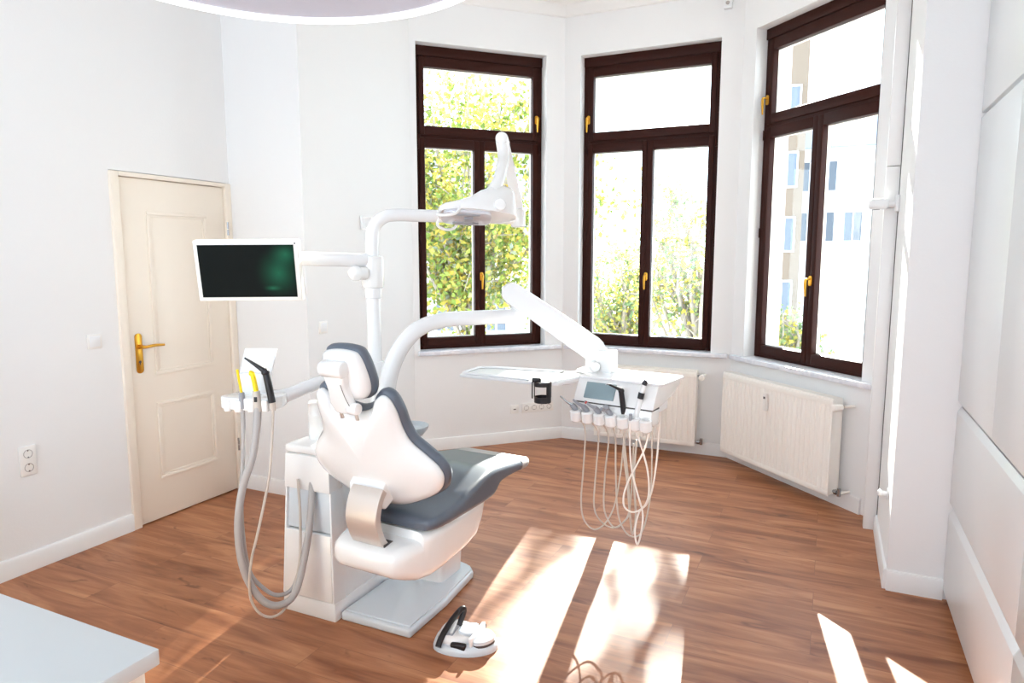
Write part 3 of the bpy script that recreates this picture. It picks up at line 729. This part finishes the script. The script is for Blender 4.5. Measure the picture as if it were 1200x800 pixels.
# ---- monitor on its arm
mc = at(292, 317, 2.95)
mon = thing('monitor', 'flat monitor with white bezel and dark screen showing a faint green glow', 'monitor', mc+Vector((0, 0, 0)), 0)
MF = Matrix.Translation(mc) @ Matrix.Rotation(R(1.5), 4, 'Z') @ Matrix.Rotation(R(-.3), 4, 'Y') @ Matrix.Rotation(R(9), 4, 'X')
mw, mh = .443, .262
b = nbm(); box(b, -mw/2, mw/2, -.014, .026, -mh/2, mh/2, .006, 3); obj('housing', b, 'rad', mon, MF)
b = nbm(); box(b, -mw/2+.018, mw/2-.020, -.0155, -.0135, -mh/2+.018, mh/2-.018, .0); 
scr = obj('screen', b, 'screen', mon, MF)
b = nbm(); box(b, mw/2-.016, mw/2-.011, -.0150, -.0135, mh/2-.016, mh/2-.009); obj('sensor_window', b, 'seam', mon, MF)
ma = cp_(1.575)
jb = at(437, 318, 3.25)
a0 = at(354, 303, 3.00); a1 = Vector((col.x, col.y, 0))+Vector((-.02, -.02, at(425, 305, 3.22).z))
b = nbm(); tube(b, [mc+Vector((.0, .06, .05)), mc+Vector((.12, .075, .05)), a0+Vector((0.0, .03, 0)), a1], .031, 20, 0); obj('support_arm', b, 'enam', mon, W0)
b = nbm(); box(b, -.06, .06, .024, .075, -.02, .11, .01); obj('mount', b, 'plas', mon, MF)
b = nbm(); q = at(431, 320, 3.20); cyl(b, q+Vector((-.06, -.03, 0)), q+Vector((.0, 0, 0)), .030, 20, bev=.01); ball(b, q+Vector((-.050, -.03, 0)), .036); cyl(b, cp_(1.45), cp_(1.475), .05, 24, bev=.006); obj('arm_joint', b, 'plas', mon, W0)

# ---- assistant element left
sh = at(296, 470, 2.68)
ast = thing('assistant_tray', 'white instrument holder shelf on a tube left of the dental chair', 'instrument holder', (sh.x, sh.y, sh.z), ROOM*0)
AF = Matrix.Translation(sh+Vector((0, 0, .015)))
b = nbm()
sp = [(-.115, -.01), (-.10, -.045), (-.05, -.07), (.0, -.078), (.06, -.072), (.105, -.05), (.125, -.02), (.12, .06), (.09, .10), (-.03, .11), (-.07, .075)]
spc = [(p.x, p.y) for p in cat([(x, y, 0) for x, y in sp], 3, True)]
prism(b, spc, 'z', -.036, .012, .012, 3)
for x, yy in ((-.075, -.070), (-.028, -.084), (.022, -.086), (.072, -.076)): box(b, x-.014, x+.014, yy, -.04, -.044, .004, .008, 3)
obj('shelf', b, 'plas', ast, AF)
b = nbm(); prism(b, [(-.055, .0), (.075, .0), (.095, .115), (-.035, .115)], 'y', .03, .04, .003, 2, T=Matrix.Translation((-.012, .01, .085)) @ Matrix.Rotation(R(-14), 4, 'X'))
box(b, -.062, .060, .02, .07, .0, .095, .008); obj('display_back', b, 'plas2', ast, AF)
b = nbm(); aend = Vector((col.x, col.y, 1.0))+Vector((.03, -.04, 0))
tube(b, [sh+Vector((.02, .05, .0)), sh+Vector((.11, .06, .01)), at(378, 446, 2.93), Vector((col.x, col.y, at(378, 446, 2.93).z))], .028, 20, 0); cyl(b, cp_(.96), cp_(1.10), .045, 24, bev=.01)
obj('support_tube', b, 'enam', ast, W0)

SUC = []
def suction(name, label, pts, r, hm, tipbm, tipm, cat_='suction handle'):
    p = [at(*q) for q in pts]; t = thing(name, label, cat_, p[0], 0)
    b = nbm(); tube(b, p, r, 12, 6); obj('hose', b, hm, t, W0)
    return t, p[0]
def off(p, dx, dz, dy=0): return p+Vector((dx, dy, dz))
T1, h1 = suction('saliva_ejector', 'thin yellow saliva ejector on slim grey hose, leftmost in the left holder',
    [(284, 470, 2.61), (285, 500, 2.61), (285, 537, 2.61), (283, 575, 2.62), (284, 620, 2.64), (292, 668, 2.66), (310, 690, 2.68), (328, 697, 2.71), (345, 685, 2.76), (357, 640, 2.80), (366, 590, 2.84), (370, 561, 2.875)], .0085, 'hose', None, None)
b = nbm(); cyl(b, off(h1, 0, -.03), off(h1, -.002, .035), .012, 14, bev=.003); obj('handle', b, 'grey', T1, W0)
b = nbm(); tube(b, [off(h1, -.002, .035), off(h1, -.008, .08), off(h1, -.014, .125)], .005, 10, 3); obj('tip', b, 'yellow', T1, W0)
T2, h2 = suction('suction_handle', 'wide yellow suction tip on thick grey hose, middle of the left holder',
    [(302, 470, 2.61), (301, 500, 2.60), (296, 535, 2.60), (284, 573, 2.60), (279, 620, 2.61), (286, 668, 2.63), (305, 701, 2.65), (327, 709, 2.68), (347, 692, 2.74), (360, 635, 2.80), (365, 590, 2.84), (366, 561, 2.87)], .0150, 'hose', None, None)
b = nbm(); tube(b, [off(h2, 0, -.04), off(h2, -.002, .0), off(h2, -.004, .04)], [.018, .017, .014], 14); obj('handle', b, 'hosep', T2, W0)
b = nbm(); box(b, h2.x-.008, h2.x+.004, h2.y-.020, h2.y-.013, h2.z+.0, h2.z+.02, .002); obj('slide_button', b, 'black', T2, W0)
b = nbm(); tube(b, [off(h2, -.004, .04), off(h2, -.010, .08), off(h2, -.016, .108), off(h2, -.026, .112)], [.0095, .0095, .010, .010], 14, 3); obj('tip', b, 'yellow', T2, W0)
T3, h3 = suction('air_water_syringe', 'black angled air-water syringe standing in the left holder', 
    [(320, 475, 2.61), (319, 510, 2.61), (315, 560, 2.61), (303, 620, 2.62), (294, 660, 2.62), (293, 697, 2.62), (304, 718, 2.63), (322, 722, 2.66), (338, 706, 2.72), (350, 665, 2.77), (352, 610, 2.82), (349, 561, 2.87)], .0055, 'hosep', None, None)
b = nbm(); tube(b, [off(h3, 0, -.02), off(h3, -.003, .015)], [.010, .012], 14); obj('collar', b, 'hosep', T3, W0)
b = nbm(); tube(b, [off(h3, -.003, .012), off(h3, -.012, .07), off(h3, -.022, .125)], [.014, .014, .013], 14); ball(b, off(h3, -.024, .132), .016); obj('body', b, 'black', T3, W0)
b = nbm(); tube(b, [off(h3, -.024, .135), off(h3, -.060, .16), off(h3, -.102, .188)], [.012, .008, .0035], 12); obj('nozzle', b, 'black', T3, W0)

# ================================================================= DELIVERY UNIT (right)
QC = Vector((.49, 3.13, 0)); DCF = frame(QC, -R(35))         # x along 125 deg, y away from viewer
du = thing('delivery_console', 'white dentist instrument console with grey display hanging on a white arm', 'dental instrument console', QC, -R(35))
ZT = 1.02
# upper housing with slanted front; profile in (y,z) swept along x
b = nbm(); prism(b, [(.018, ZT-.012), (.024, ZT-.006), (.29, ZT-.006), (.29, ZT-.03), (.20, ZT-.075), (.05, ZT-.104), (-.034, ZT-.108)], 'x', -.215, .195, .006, 3); obj('housing', b, 'plas', du, DCF)
b = nbm(); prism(b, rrect(-.005, .158, .44, .29, .03), 'z', ZT-.006, ZT+.006, .003, 2); obj('top_plate', b, 'enam', du, DCF)
b = nbm(); prism(b, [(-.036, ZT-.113), (.05, ZT-.113), (.05, ZT-.185), (.0, ZT-.190), (-.044, ZT-.168)], 'x', -.215, .190, .006, 3); 
obj('holder_rail', b, 'plas', du, DCF)
b = nbm(); box(b, -.21, .19, -.032, .05, ZT-.114, ZT-.107); obj('dark_gap', b, 'seam', du, DCF)
sl = math.atan2(.052, .096)
SFm = DCF @ Matrix.Translation((-.075, -.004, ZT-.056)) @ Matrix.Rotation(-sl, 4, 'X')
b = nbm(); box(b, -.088, .068, -.0085, .004, -.040, .040, .003); dsp = obj('display', b, 'lcd', du, SFm)
b = nbm(); box(b, .19, .196, -.009, -.003, -.03, -.012, .001); obj('button', b, 'grey', du, SFm)
hxs = [-.185, -.123, -.060, .0, .060, .118, .172]
for x in hxs:
    b = nbm(); lathe(b, [(.022, .0), (.029, .008), (.029, .052), (.024, .058), (.013, .058), (.011, .0)], 20, Matrix.Translation((x, -.050, ZT-.202)) @ Matrix.Rotation(R(12), 4, 'X')); obj('instrument_cradle', b, 'plas', du, DCF)
# tray at the left with cup holder
b = nbm(); prism(b, [(-.79, -.05), (-.755, -.235), (-.36, -.205), (-.22, -.16), (-.215, .02), (-.22, .15), (-.30, .17), (-.72, .02)], 'z', ZT-.022, ZT-.006, .005, 2); 
trp = obj('tray_support', b, 'plas2', du, DCF)
b = nbm(); tube(b, [(-.775, -.045, ZT), (-.742, -.222, ZT), (-.37, -.192, ZT), (-.35, .105, ZT), (-.71, .005, ZT), (-.775, -.045, ZT)], .006, 8); obj('tray_rim', b, 'enam', trp, DCF)
b = nbm(); prism(b, [(-.30, -.17), (-.218, -.06), (-.218, .25), (-.25, .26), (-.34, .17), (-.34, -.05)], 'z', ZT-.03, ZT-.004, .008, 2); obj('support_plate', b, 'plas', du, DCF)
pst = at(693, 433, 3.42); lpz = pst
PL = DCF.inverted() @ pst
b = nbm(); lathe(b, [(.075, ZT+.0), (.075, ZT+.008), (.05, ZT+.018), (.032, ZT+.024), (.030, ZT+.10), (.001, ZT+.10)], 32, Matrix.Translation((PL.x, PL.y, 0))); obj('swivel_post', b, 'plas', du, DCF)
# control box with knob behind
bx = DCF.inverted() @ at(713, 437, 3.38)
b = nbm(); box(b, bx.x-.045, bx.x+.035, bx.y-.045, bx.y+.035, ZT+.004, ZT+.112, .006); obj('mounting_block', b, 'plas', du, DCF)
b = nbm(); cyl(b, (bx.x-.045, bx.y-.05, ZT+.035), (bx.x-.03, bx.y-.085, ZT+.035), .024, 20, bev=.006); obj('clamp_knob', b, 'plas', du, DCF)
# slanted spring arm
aT, aB = at(600, 343, 3.42), at(694, 408, 3.42)
d = (aB-aT).normalized(); sd = Vector((0, 1, 0)).cross(d).normalized(); 
b = nbm(); slab(b, aT, aB, .105, .125, .075, sd, Vector((0, 1, 0)))
obj('spring_arm', b, 'enam', du, W0, 40)
b = nbm(); q = at(704, 415, 3.42); cyl(b, q+Vector((0, -.035, 0)), q+Vector((0, .035, 0)), .045, 24, bev=.008); obj('arm_joint', b, 'plas', du, W0)
# bent tube from the unit
t0 = uv(-1.710-.155, 2.259+.335, .80)
e1 = at(607, 370, 3.46)
dh = Vector((e1.x-t0.x, e1.y-t0.y, 0)).normalized(); zz = e1.z
pth = [t0, at(452, 470, t0.y), at(456, 440, t0.y+.02), at(468, 410, t0.y+.05), at(489, 386, t0.y+.10), at(520, 375, t0.y+.18), e1-dh*.22, e1]
b = nbm(); tube(b, pth, [.042, .042, .041, .040, .039, .037, .036, .036], 22, 6); cyl(b, e1+Vector((0, 0, -.035)), e1+Vector((0, 0, .03)), .040, 24, bev=.008)
obj('bent_tube', b, 'enam', du, W0)
b = nbm(); tube(b, [e1+Vector((0, 0, .02)), e1+Vector((-.012, 0, .05)), aT+Vector((.01, 0, -.03))], [.036, .028, .030], 18, 3); obj('elbow_post', b, 'plas', du, W0)
# unit name strip and coupling under the console
b = nbm(); box(b, -.15, .18, .03, .18, ZT-.14, ZT-.09, .01); obj('hose_manifold', b, 'plas2', du, DCF)

# handpieces, each with its own hose
def P(x, y, z): return DCF @ Vector((x, y, z))
def hosepx(name, label, cat_, pts, r, hm, group=None, smooth=8):
    p = [at(*q) if len(q) == 3 else P(*q[:3]) for q in pts]
    t = thing(name, label, cat_, p[0], 0, group)
    b = nbm(); tube(b, p, r, 8, smooth); obj('hose', b, hm, t, W0); return t, p[0]
def depth_at(x): return 3.13-(x)*.57
names = ['metal tip pointing left', 'pointed nose', 'red ring at its neck', 'round turbine head']
specs = [(-.185, [(685.5, 503, 3.22), (683.5, 550, 3.22), (681, 585, 3.21), (684, 608, 3.20), (696, 620, 3.19), (709, 613, 3.19), (720, 592, 3.20), (727, 555, 3.22), (731, 515, 3.24)]),
         (-.123, [(701, 508, 3.19), (698.5, 550, 3.19), (696, 590, 3.18), (702, 608, 3.17), (716, 618, 3.17), (728, 614, 3.17), (737, 600, 3.19), (741, 560, 3.21), (742.5, 520, 3.22)]),
         (-.060, [(713, 510, 3.15), (709.5, 550, 3.15), (707.5, 590, 3.14), (712, 608, 3.13), (721, 618, 3.12), (731, 611, 3.13), (738, 598, 3.15), (736, 560, 3.18), (732, 520, 3.2)]),
         (.0, [(721, 513, 3.11), (721.5, 550, 3.11), (723, 590, 3.10), (727, 612, 3.09), (737, 627, 3.08), (750, 626, 3.08), (758, 605, 3.10), (763, 570, 3.12), (764, 520, 3.14), (763, 492, 3.14)])]
labs = ['dental handpiece with thin metal tip pointing left, leftmost in the console', 'grey pointed dental handpiece, second from left in the console',
        'grey dental handpiece with a small red ring, third from left in the console', 'grey dental handpiece with round turbine head, fourth from left in the console']
for k, (x, pts) in enumerate(specs):
    t, p0 = hosepx('dental_handpiece', labs[k], 'dental handpiece', [(x, -.050, ZT-.185, 0)]+pts, .0040, 'hosep', 'handpieces hanging in the console cradles')
    UP = .064; FW = -.016; P = lambda x_, y_, z_: DCF @ Vector((x_, y_+FW, z_+UP))
    b = nbm(); tube(b, [P(x, -.036, ZT-.25), P(x-.003, -.038, ZT-.225), P(x-.006, -.042, ZT-.205), P(x-.020, -.052, ZT-.186)], [.010, .013, .014, .0125], 14, 4)
    obj('grip', b, 'grey', t, W0)
    b = nbm()
    if k == 0: tube(b, [P(x-.018, -.05, ZT-.188), P(x-.04, -.06, ZT-.175), P(x-.072, -.07, ZT-.148)], [.008, .0045, .003], 10); mm = 'steel'
    elif k in (1, 2): tube(b, [P(x-.018, -.05, ZT-.188), P(x-.04, -.06, ZT-.176), P(x-.066, -.066, ZT-.158)], [.010, .007, .005], 10); mm = 'grey'
    else: ball(b, P(x-.02, -.056, ZT-.178), .017, (1, 1, .8)); cyl(b, P(x-.022, -.07, ZT-.186), P(x-.03, -.085, ZT-.18), .009, 12); mm = 'grey'
    obj('head', b, mm, t, W0)
    if k == 2:
        M['red'] = mat('red_ring', srgb(190, 60, 60), .4)
        b = nbm(); cyl(b, P(x-.056, -.0635, ZT-.166), P(x-.062, -.065, ZT-.161), .0068, 12); obj('ring', b, 'red', t, W0)
    P = lambda x_, y_, z_: DCF @ Vector((x_, y_, z_))
t, p0 = hosepx('air_water_syringe', 'black air-water syringe with bent metal nozzle upright in the console', 'air-water syringe',
    [(732, 500, 3.07), (731, 530, 3.07), (735, 565, 3.07), (738, 600, 3.07), (741, 626, 3.08), (745, 606, 3.10), (743, 560, 3.14), (746, 515, 3.16)], .005, 'hosep')
b = nbm(); tube(b, [p0, at(731.5, 488, 3.08)], [.008, .011], 12); obj('collar', b, 'hosep', t, W0)
b = nbm(); tube(b, [at(731.5, 490, 3.08), at(730, 475, 3.07), at(728, 459, 3.07)], [.0125, .013, .0125], 14); ball(b, at(728, 458, 3.07), .0145); obj('body', b, 'black', t, W0)
b = nbm(); tube(b, [at(728, 457, 3.07), at(721, 453.5, 3.06), at(714, 450.5, 3.05)], [.010, .006, .004], 12); nz = obj('neck', b, 'black', t, W0)
b = nbm(); tube(b, [at(714.5, 450.6, 3.05), at(711, 449.6, 3.05), at(710, 451, 3.05)], .0028, 8, 2); obj('nozzle', b, 'steel', nz, W0)
t, p0 = hosepx('intraoral_camera', 'slim white intraoral camera with black bands and looping white cord, right of the console', 'dental camera',
    [(744, 497, 3.02), (747, 510, 3.02), (753, 528, 3.02), (759.5, 555, 3.01), (760, 580, 3.0), (754, 594, 3.0), (742, 600, 3.0), (732, 594, 3.0), (731, 580, 3.01), (737, 562, 3.02), (747, 543, 3.03), (756, 524, 3.04), (760, 505, 3.05), (761, 490, 3.06)], .0042, 'hosew')
b = nbm(); tube(b, [at(744, 498, 3.02), at(746, 485, 3.03), at(750, 468, 3.03), at(755, 450, 3.03)], [.010, .013, .012, .011], 16); cb = obj('body', b, 'plas', t, W0)
b = nbm(); tube(b, [at(750.3, 467, 3.03), at(752, 460, 3.03)], .0145, 16); obj('band', b, 'black', cb, W0)
b = nbm(); tube(b, [at(754.7, 451, 3.03), at(756, 447.5, 3.03), at(757.5, 445.5, 3.03)], [.012, .0125, .010], 16); obj('camera_head', b, 'black', cb, W0)
b = nbm(); tube(b, [at(744, 498, 3.02), at(744.5, 494, 3.02)], .011, 12); obj('cable_sleeve', b, 'black', cb, W0)
# long white spare cord of the camera cradle
p = [at(*q) for q in [(739, 490, 3.00), (738, 515, 3.0), (740, 548, 3.0), (747, 578, 2.98), (753, 600, 2.97), (752, 620, 2.97), (747, 638, 2.97), (744, 622, 2.99), (749, 600, 3.02), (758, 590, 3.03), (765, 570, 3.04), (770, 535, 3.05), (773, 497, 3.06)]]
t = thing('spare_cord', 'long white cord hanging lowest in a loop at the right end of the console', 'cord', p[0], 0)
b = nbm(); tube(b, p, .0042, 8, 8); obj('cord', b, 'hosew', t, W0)
b = nbm(); cyl(b, p[0]+Vector((0, 0, -.01)), p[0]+Vector((0, 0, .02)), .008, 12); obj('plug', b, 'grey', t, W0)

# cup holder
chp = at(636, 458, 3.14)
t = thing('cup_holder', 'black plastic cup holder clipped under the front of the white tray', 'cup holder', chp, 0)
b = nbm(); r0 = .040
lathe(b, [(.034, -.055), (.036, -.03), (.032, -.03), (.030, -.05), (.001, -.05)][::-1]+[], 28)
b2 = nbm(); t2 = bmesh.new()
def arcwall(bm, r, z0, z1, a0, a1, th=.004, n=24):
    rg = []
    for k in range(n+1):
        a = R(a0+(a1-a0)*k/n); c_, s_ = math.cos(a), math.sin(a)
        rg.append([(r*c_, r*s_, z0), ((r+th)*c_, (r+th)*s_, z0), ((r+th)*c_, (r+th)*s_, z1), (r*c_, r*s_, z1)])
    loft(bm, rg)
b.free(); b = nbm()
arcwall(b, .038, .024, .044, 0, 359.9); arcwall(b, .036, -.052, -.026, 0, 359.9); cyl(b, (0, 0, -.054), (0, 0, -.048), .039, 24)
arcwall(b, .037, -.028, .026, -65, 60, n=10); arcwall(b, .037, -.028, .026, 165, 185, n=4)
obj('cup', b, 'black', t, Matrix.Translation(chp))
b = nbm(); box(b, -.05, -.008, .0, .03, .04, .062, .003); box(b, -.052, -.046, -.004, .004, -.035, .045, .001); obj('clip', b, 'black', t, Matrix.Translation(chp))
b2.free(); t2.free()

# ================================================================= FOOT CONTROL
fz = Vector((-.195, 2.665, 0))
ft = thing('foot_control', 'grey-white foot control pedal with black carrying bow on the wooden floor', 'foot pedal', fz, -R(18))
def dome(b, outl, z0, zt2, inset=.02, T=None):
    cx_ = sum(p[0] for p in outl)/len(outl); cy_ = sum(p[1] for p in outl)/len(outl)
    rg = []
    for s, z in ((1, z0), (1.0, z0+(zt2-z0)*.35), (.95, z0+(zt2-z0)*.7), (.86, z0+(zt2-z0)*.92), (.72, zt2)):
        rg.append([(cx_+(x-cx_)*s, cy_+(y-cy_)*s, z) for x, y in outl])
    loft(b, rg, T=T)
fo = [(p.x, p.y) for p in cat([(-.125, -.03, 0), (-.10, -.085, 0), (-.02, -.105, 0), (.07, -.085, 0), (.13, -.035, 0), (.14, .02, 0), (.09, .075, 0), (.0, .10, 0), (-.09, .085, 0), (-.128, .035, 0)], 4, True)]
b = nbm(); dome(b, fo, 0, .035); obj('base', b, 'greyp', ft)
b = nbm(); dome(b, [(x*.62-.03, y*.78) for x, y in fo], .025, .062); hb_ = obj('body', b, 'plas', ft)
b = nbm(); box(b, -.062, -.030, -.062, .062, .055, .066, .004); obj('grey_band', b, 'grey', hb_)
dk = [(p.x, p.y) for p in cat([(-.02, -.02, 0), (.0, .035, 0), (.045, .04, 0), (.05, -.03, 0), (.01, -.045, 0)], 4, True)]
b = nbm(); prism(b, dk, 'z', .058, .073, .004, 2); obj('joystick_pad', b, 'greyp', ft)
pk = [(p.x, p.y) for p in cat([(.055, -.055, 0), (.06, .045, 0), (.10, .045, 0), (.128, .01, 0), (.12, -.03, 0), (.09, -.06, 0)], 4, True)]
b = nbm(); prism(b, pk, 'z', .034, .052, .005, 2); obj('drive_pedal', b, 'greyp', ft)
b = nbm(); prism(b, [(x*1.0+.002, y*1.02) for x, y in pk], 'z', .028, .037, .002); obj('pedal_gasket', b, 'seam', ft)
b = nbm(); box(b, -.03, .035, -.093, -.068, .016, .046, .007, 3); obj('front_button', b, 'black', ft)
b = nbm(); box(b, .035, .065, .062, .088, .020, .055, .007, 3); obj('side_button', b, 'black', ft)
b = nbm(); prism(b, [(.045, -.075), (.058, -.075), (.066, .07), (.050, .07)], 'z', .03, .070, .004); obj('ridge', b, 'plas', ft)
b = nbm(); tube(b, [(-.300, 2.590, .028), (-.288, 2.615, .055), (-.258, 2.662, .090), (-.222, 2.708, .118), (-.206, 2.722, .122), (-.204, 2.722, .108), (-.216, 2.705, .075), (-.228, 2.690, .040)], .0125, 14, 6); obj('carrying_bow', b, 'black', ft, W0)

# ================================================================= OUTSIDE
b = nbm(); box(b, -60, 60, 8, 90, -4.3, -4.2); struct('ground', b, 'street')
def tree(name, label, base, h, crown, n, lm, seed, leaf=.10, fill=1.0, group=None, elbow=None):
    rnd = random.Random(seed)
    t = thing(name, label, 'tree', base, 0, group)
    B = Vector(base); cc = Vector(crown[0]); rad = crown[1]
    b = nbm(); tips = []
    tb = B; tt = Vector((cc.x, cc.y, cc.z-rad[2]*.3))
    if elbow is None: tube(b, [tb, tb.lerp(tt, .4)+Vector((.15, .1, 0)), tt], [.2, .15, .09], 10, 3)
    else:
        eb = Vector((tb.x, tb.y, elbow)); tube(b, [tb, tb.lerp(eb, .5)+Vector((.05, .1, 0)), eb, eb.lerp(tt, .5)+Vector((0, 0, .3)), tt], [.15, .12, .08, .04, .025], 10, 3); tb = eb
    for k in range(26):
        st = tb.lerp(tt, rnd.uniform(.55, 1)); a = rnd.uniform(0, 2*PI); e = rnd.uniform(-.3, 1.2)
        en = cc+Vector((math.cos(a)*math.cos(e)*rad[0], math.sin(a)*math.cos(e)*rad[1], math.sin(e)*rad[2]))*rnd.uniform(.6, .98)
        md = st.lerp(en, .5)+Vector((rnd.uniform(-.3, .3), rnd.uniform(-.3, .3), rnd.uniform(0, .5)))
        pp = cat([st, md, en], 4); tube(b, pp, [(.045 if elbow is None else .02)*(1-i/len(pp))+.008 for i in range(len(pp))], 6); tips.append(pp)
        for j in range(4):
            s0 = pp[rnd.randint(2, len(pp)-1)]; e0 = s0+Vector((rnd.gauss(0, 1), rnd.gauss(0, 1), rnd.gauss(0, .7)))*rad[0]*.28
            pq = cat([s0, s0.lerp(e0, .5)+Vector((0, 0, .1)), e0], 3); tube(b, pq, [.015*(1-i/len(pq))+.004 for i in range(len(pq))], 5); tips.append(pq)
    obj('trunk', b, 'bark', t, W0)
    vs, fs = [], []
    P0 = B
    for k in range(n):
        pq = rnd.choice(tips); s = pq[rnd.randint(1, len(pq)-1)]
        p = s+Vector((rnd.gauss(0, 1), rnd.gauss(0, 1), rnd.gauss(0, .8)))*rad[0]*.11*fill-P0
        u_ = Vector((rnd.gauss(0, 1), rnd.gauss(0, 1), rnd.gauss(0, 1))).normalized(); w_ = u_.cross(Vector((rnd.gauss(0, 1), rnd.gauss(0, 1), rnd.gauss(0, 1)))).normalized()
        l = leaf*rnd.uniform(.6, 1.2); i0 = len(vs); nn = u_.cross(w_)*l*.12
        vs += [p-u_*l*.5, p+w_*l*.33+nn, p+u_*l*.5, p-w_*l*.33+nn]; fs += [(i0, i0+1, i0+2), (i0, i0+2, i0+3)]
    me = bpy.data.meshes.new('foliage'); me.from_pydata([tuple(v) for v in vs], [], fs); me.materials.append(M[lm])
    o = bpy.data.objects.new('foliage', me); C.objects.link(o); o.parent = t
    return t
def dirp(az, d, z): return (math.sin(R(az))*d, math.cos(R(az))*d, z)
tree('autumn_tree', 'dense yellow-green autumn tree filling the left window', dirp(-4, 13.5, -4.2), 8, (dirp(-3.2, 13, 2.6), (2.4, 1.8, 3.3)), 17000, 'leafA', 3, .13)
tree('autumn_tree', 'yellow and green tree low in the left pane of the middle window', dirp(9.0, 17.5, -4.2), 8, (dirp(9.2, 17, .4), (1.7, 1.5, 2.3)), 6500, 'leafB', 8, .12)
tree('autumn_tree', 'loose pale tree in the right pane of the middle window', dirp(17.5, 13.5, -4.2), 8, (dirp(15.0, 13, 1.2), (1.2, 1.2, 2.3)), 3000, 'leafB', 12, .11)
tree('autumn_tree', 'small tree low behind the left pane of the right-hand window', dirp(22, 17, -4.2), 5, (dirp(21.8, 16.5, -.6), (.9, .9, 1.0)), 1600, 'leafB', 21, .14)
tree('tall_tree', 'tall tree crown above the left window, its trunk behind the pier between two windows', (2.1, 27.3, -4.2), 12, ((6.5, 27.0, 10.9), (1.15, 1.0, 2.1)), 470, 'leafB', 35, .25, 2.2, elbow=10.2)
tree('tall_tree', 'tall sparse tree high above the middle window, its trunk beside the right-hand window', (8.9, 27.4, -4.2), 12, ((7.6, 27.0, 11.2), (.8, 1.0, 2.0)), 170, 'leafB', 41, .25, 2.6, elbow=9.8)

def house(name, label, az, d, w, dep_, z1, wallm, winrows, rot=0.0, roof=True, group=None):
    base = dirp(az, d, -4.2); t = thing(name, label, 'building', base, -R(az)+rot)
    H_ = z1+4.2
    b = nbm(); box(b, -w/2, w/2, 0, dep_, 0, H_); obj('wall', b, wallm, t)
    if roof:
        b = nbm(); prism(b, [(-.5, H_), (dep_+.5, H_), (dep_/2, H_+3.0)], 'x', -w/2-.4, w/2+.4); obj('roof', b, 'roof', t)
    for (x, z) in winrows:
        b = nbm(); box(b, x-.55, x+.55, -.06, .0, z, z+.1); box(b, x-.55, x-.47, -.06, 0, z, z+1.9); box(b, x+.47, x+.55, -.06, 0, z, z+1.9); box(b, x-.55, x+.55, -.06, 0, z+1.8, z+1.9); box(b, x-.04, x+.04, -.05, 0, z, z+1.9)
        wf = obj('window', b, 'facade2', t)
        b = nbm(); box(b, x-.47, x+.47, -.03, -.001, z+.1, z+1.8); obj('pane', b, 'bwin', wf)
house('apartment_building', 'pale beige building seen through the left pane of the right-hand window', 19.9, 40, 3.9, 8, 13.2, 'facade', [(1.1, 2.6), (1.1, 6.0), (1.1, 9.4), (1.1, 12.8)], rot=R(0), roof=False)
house('villa', 'white house with grey roof hidden behind the trees of the left window', -3.0, 34, 12, 8, 4.2, 'facade2', [(x, z) for x in (-4, -1.5, 1, 3.5) for z in (2, 5.2)])
house('row_house', 'white house front with windows behind the tree in the right-hand window', 24.6, 46, 5.0, 8, 8.0, 'facade2', [(-1.7, 9.6), (-.2, 9.6), (-1.7, 6.6), (-.2, 6.6), (1.3, 6.6)], roof=True)

# ================================================================= LIGHT
w = bpy.data.worlds.new('sky'); bpy.context.scene.world = w; w.use_nodes = True
bg = w.node_tree.nodes['Background']; bg.inputs[0].default_value = (.76, .88, 1.0, 1); bg.inputs[1].default_value = 4.2
sun = bpy.data.lights.new('sun', 'SUN'); sun.energy = 35; sun.angle = R(.4); sun.color = (1, .95, .87)
so = bpy.data.objects.new('sun', sun); C.objects.link(so)
SAZ, SEL = 16.3, 24.0
sd_ = Vector((math.sin(R(SAZ))*math.cos(R(SEL)), math.cos(R(SAZ))*math.cos(R(SEL)), math.sin(R(SEL))))
so.rotation_euler = sd_.to_track_quat('Z', 'Y').to_euler(); so.location = sd_*30

# ================================================================= CAMERA
cam = bpy.data.cameras.new('camera'); co = bpy.data.objects.new('camera', cam); C.objects.link(co)
cam.sensor_width = 36; cam.lens = 24.0; cam.clip_start = .02
co.location = (0, 0, CAMH); co.rotation_euler = (PI/2-PITCH, 0, 0)
sc = bpy.context.scene; sc.camera = co
sc.view_settings.view_transform = 'Standard'; sc.view_settings.look = 'None'; sc.view_settings.gamma = 1; sc.view_settings.use_curve_mapping = False
sc.view_settings.exposure = 0.56
sc.cycles.max_bounces = 12; sc.cycles.diffuse_bounces = 8; sc.cycles.transparent_max_bounces = 16
sc.cycles.caustics_reflective = False; sc.cycles.caustics_refractive = False; sc.cycles.sample_clamp_indirect = 8
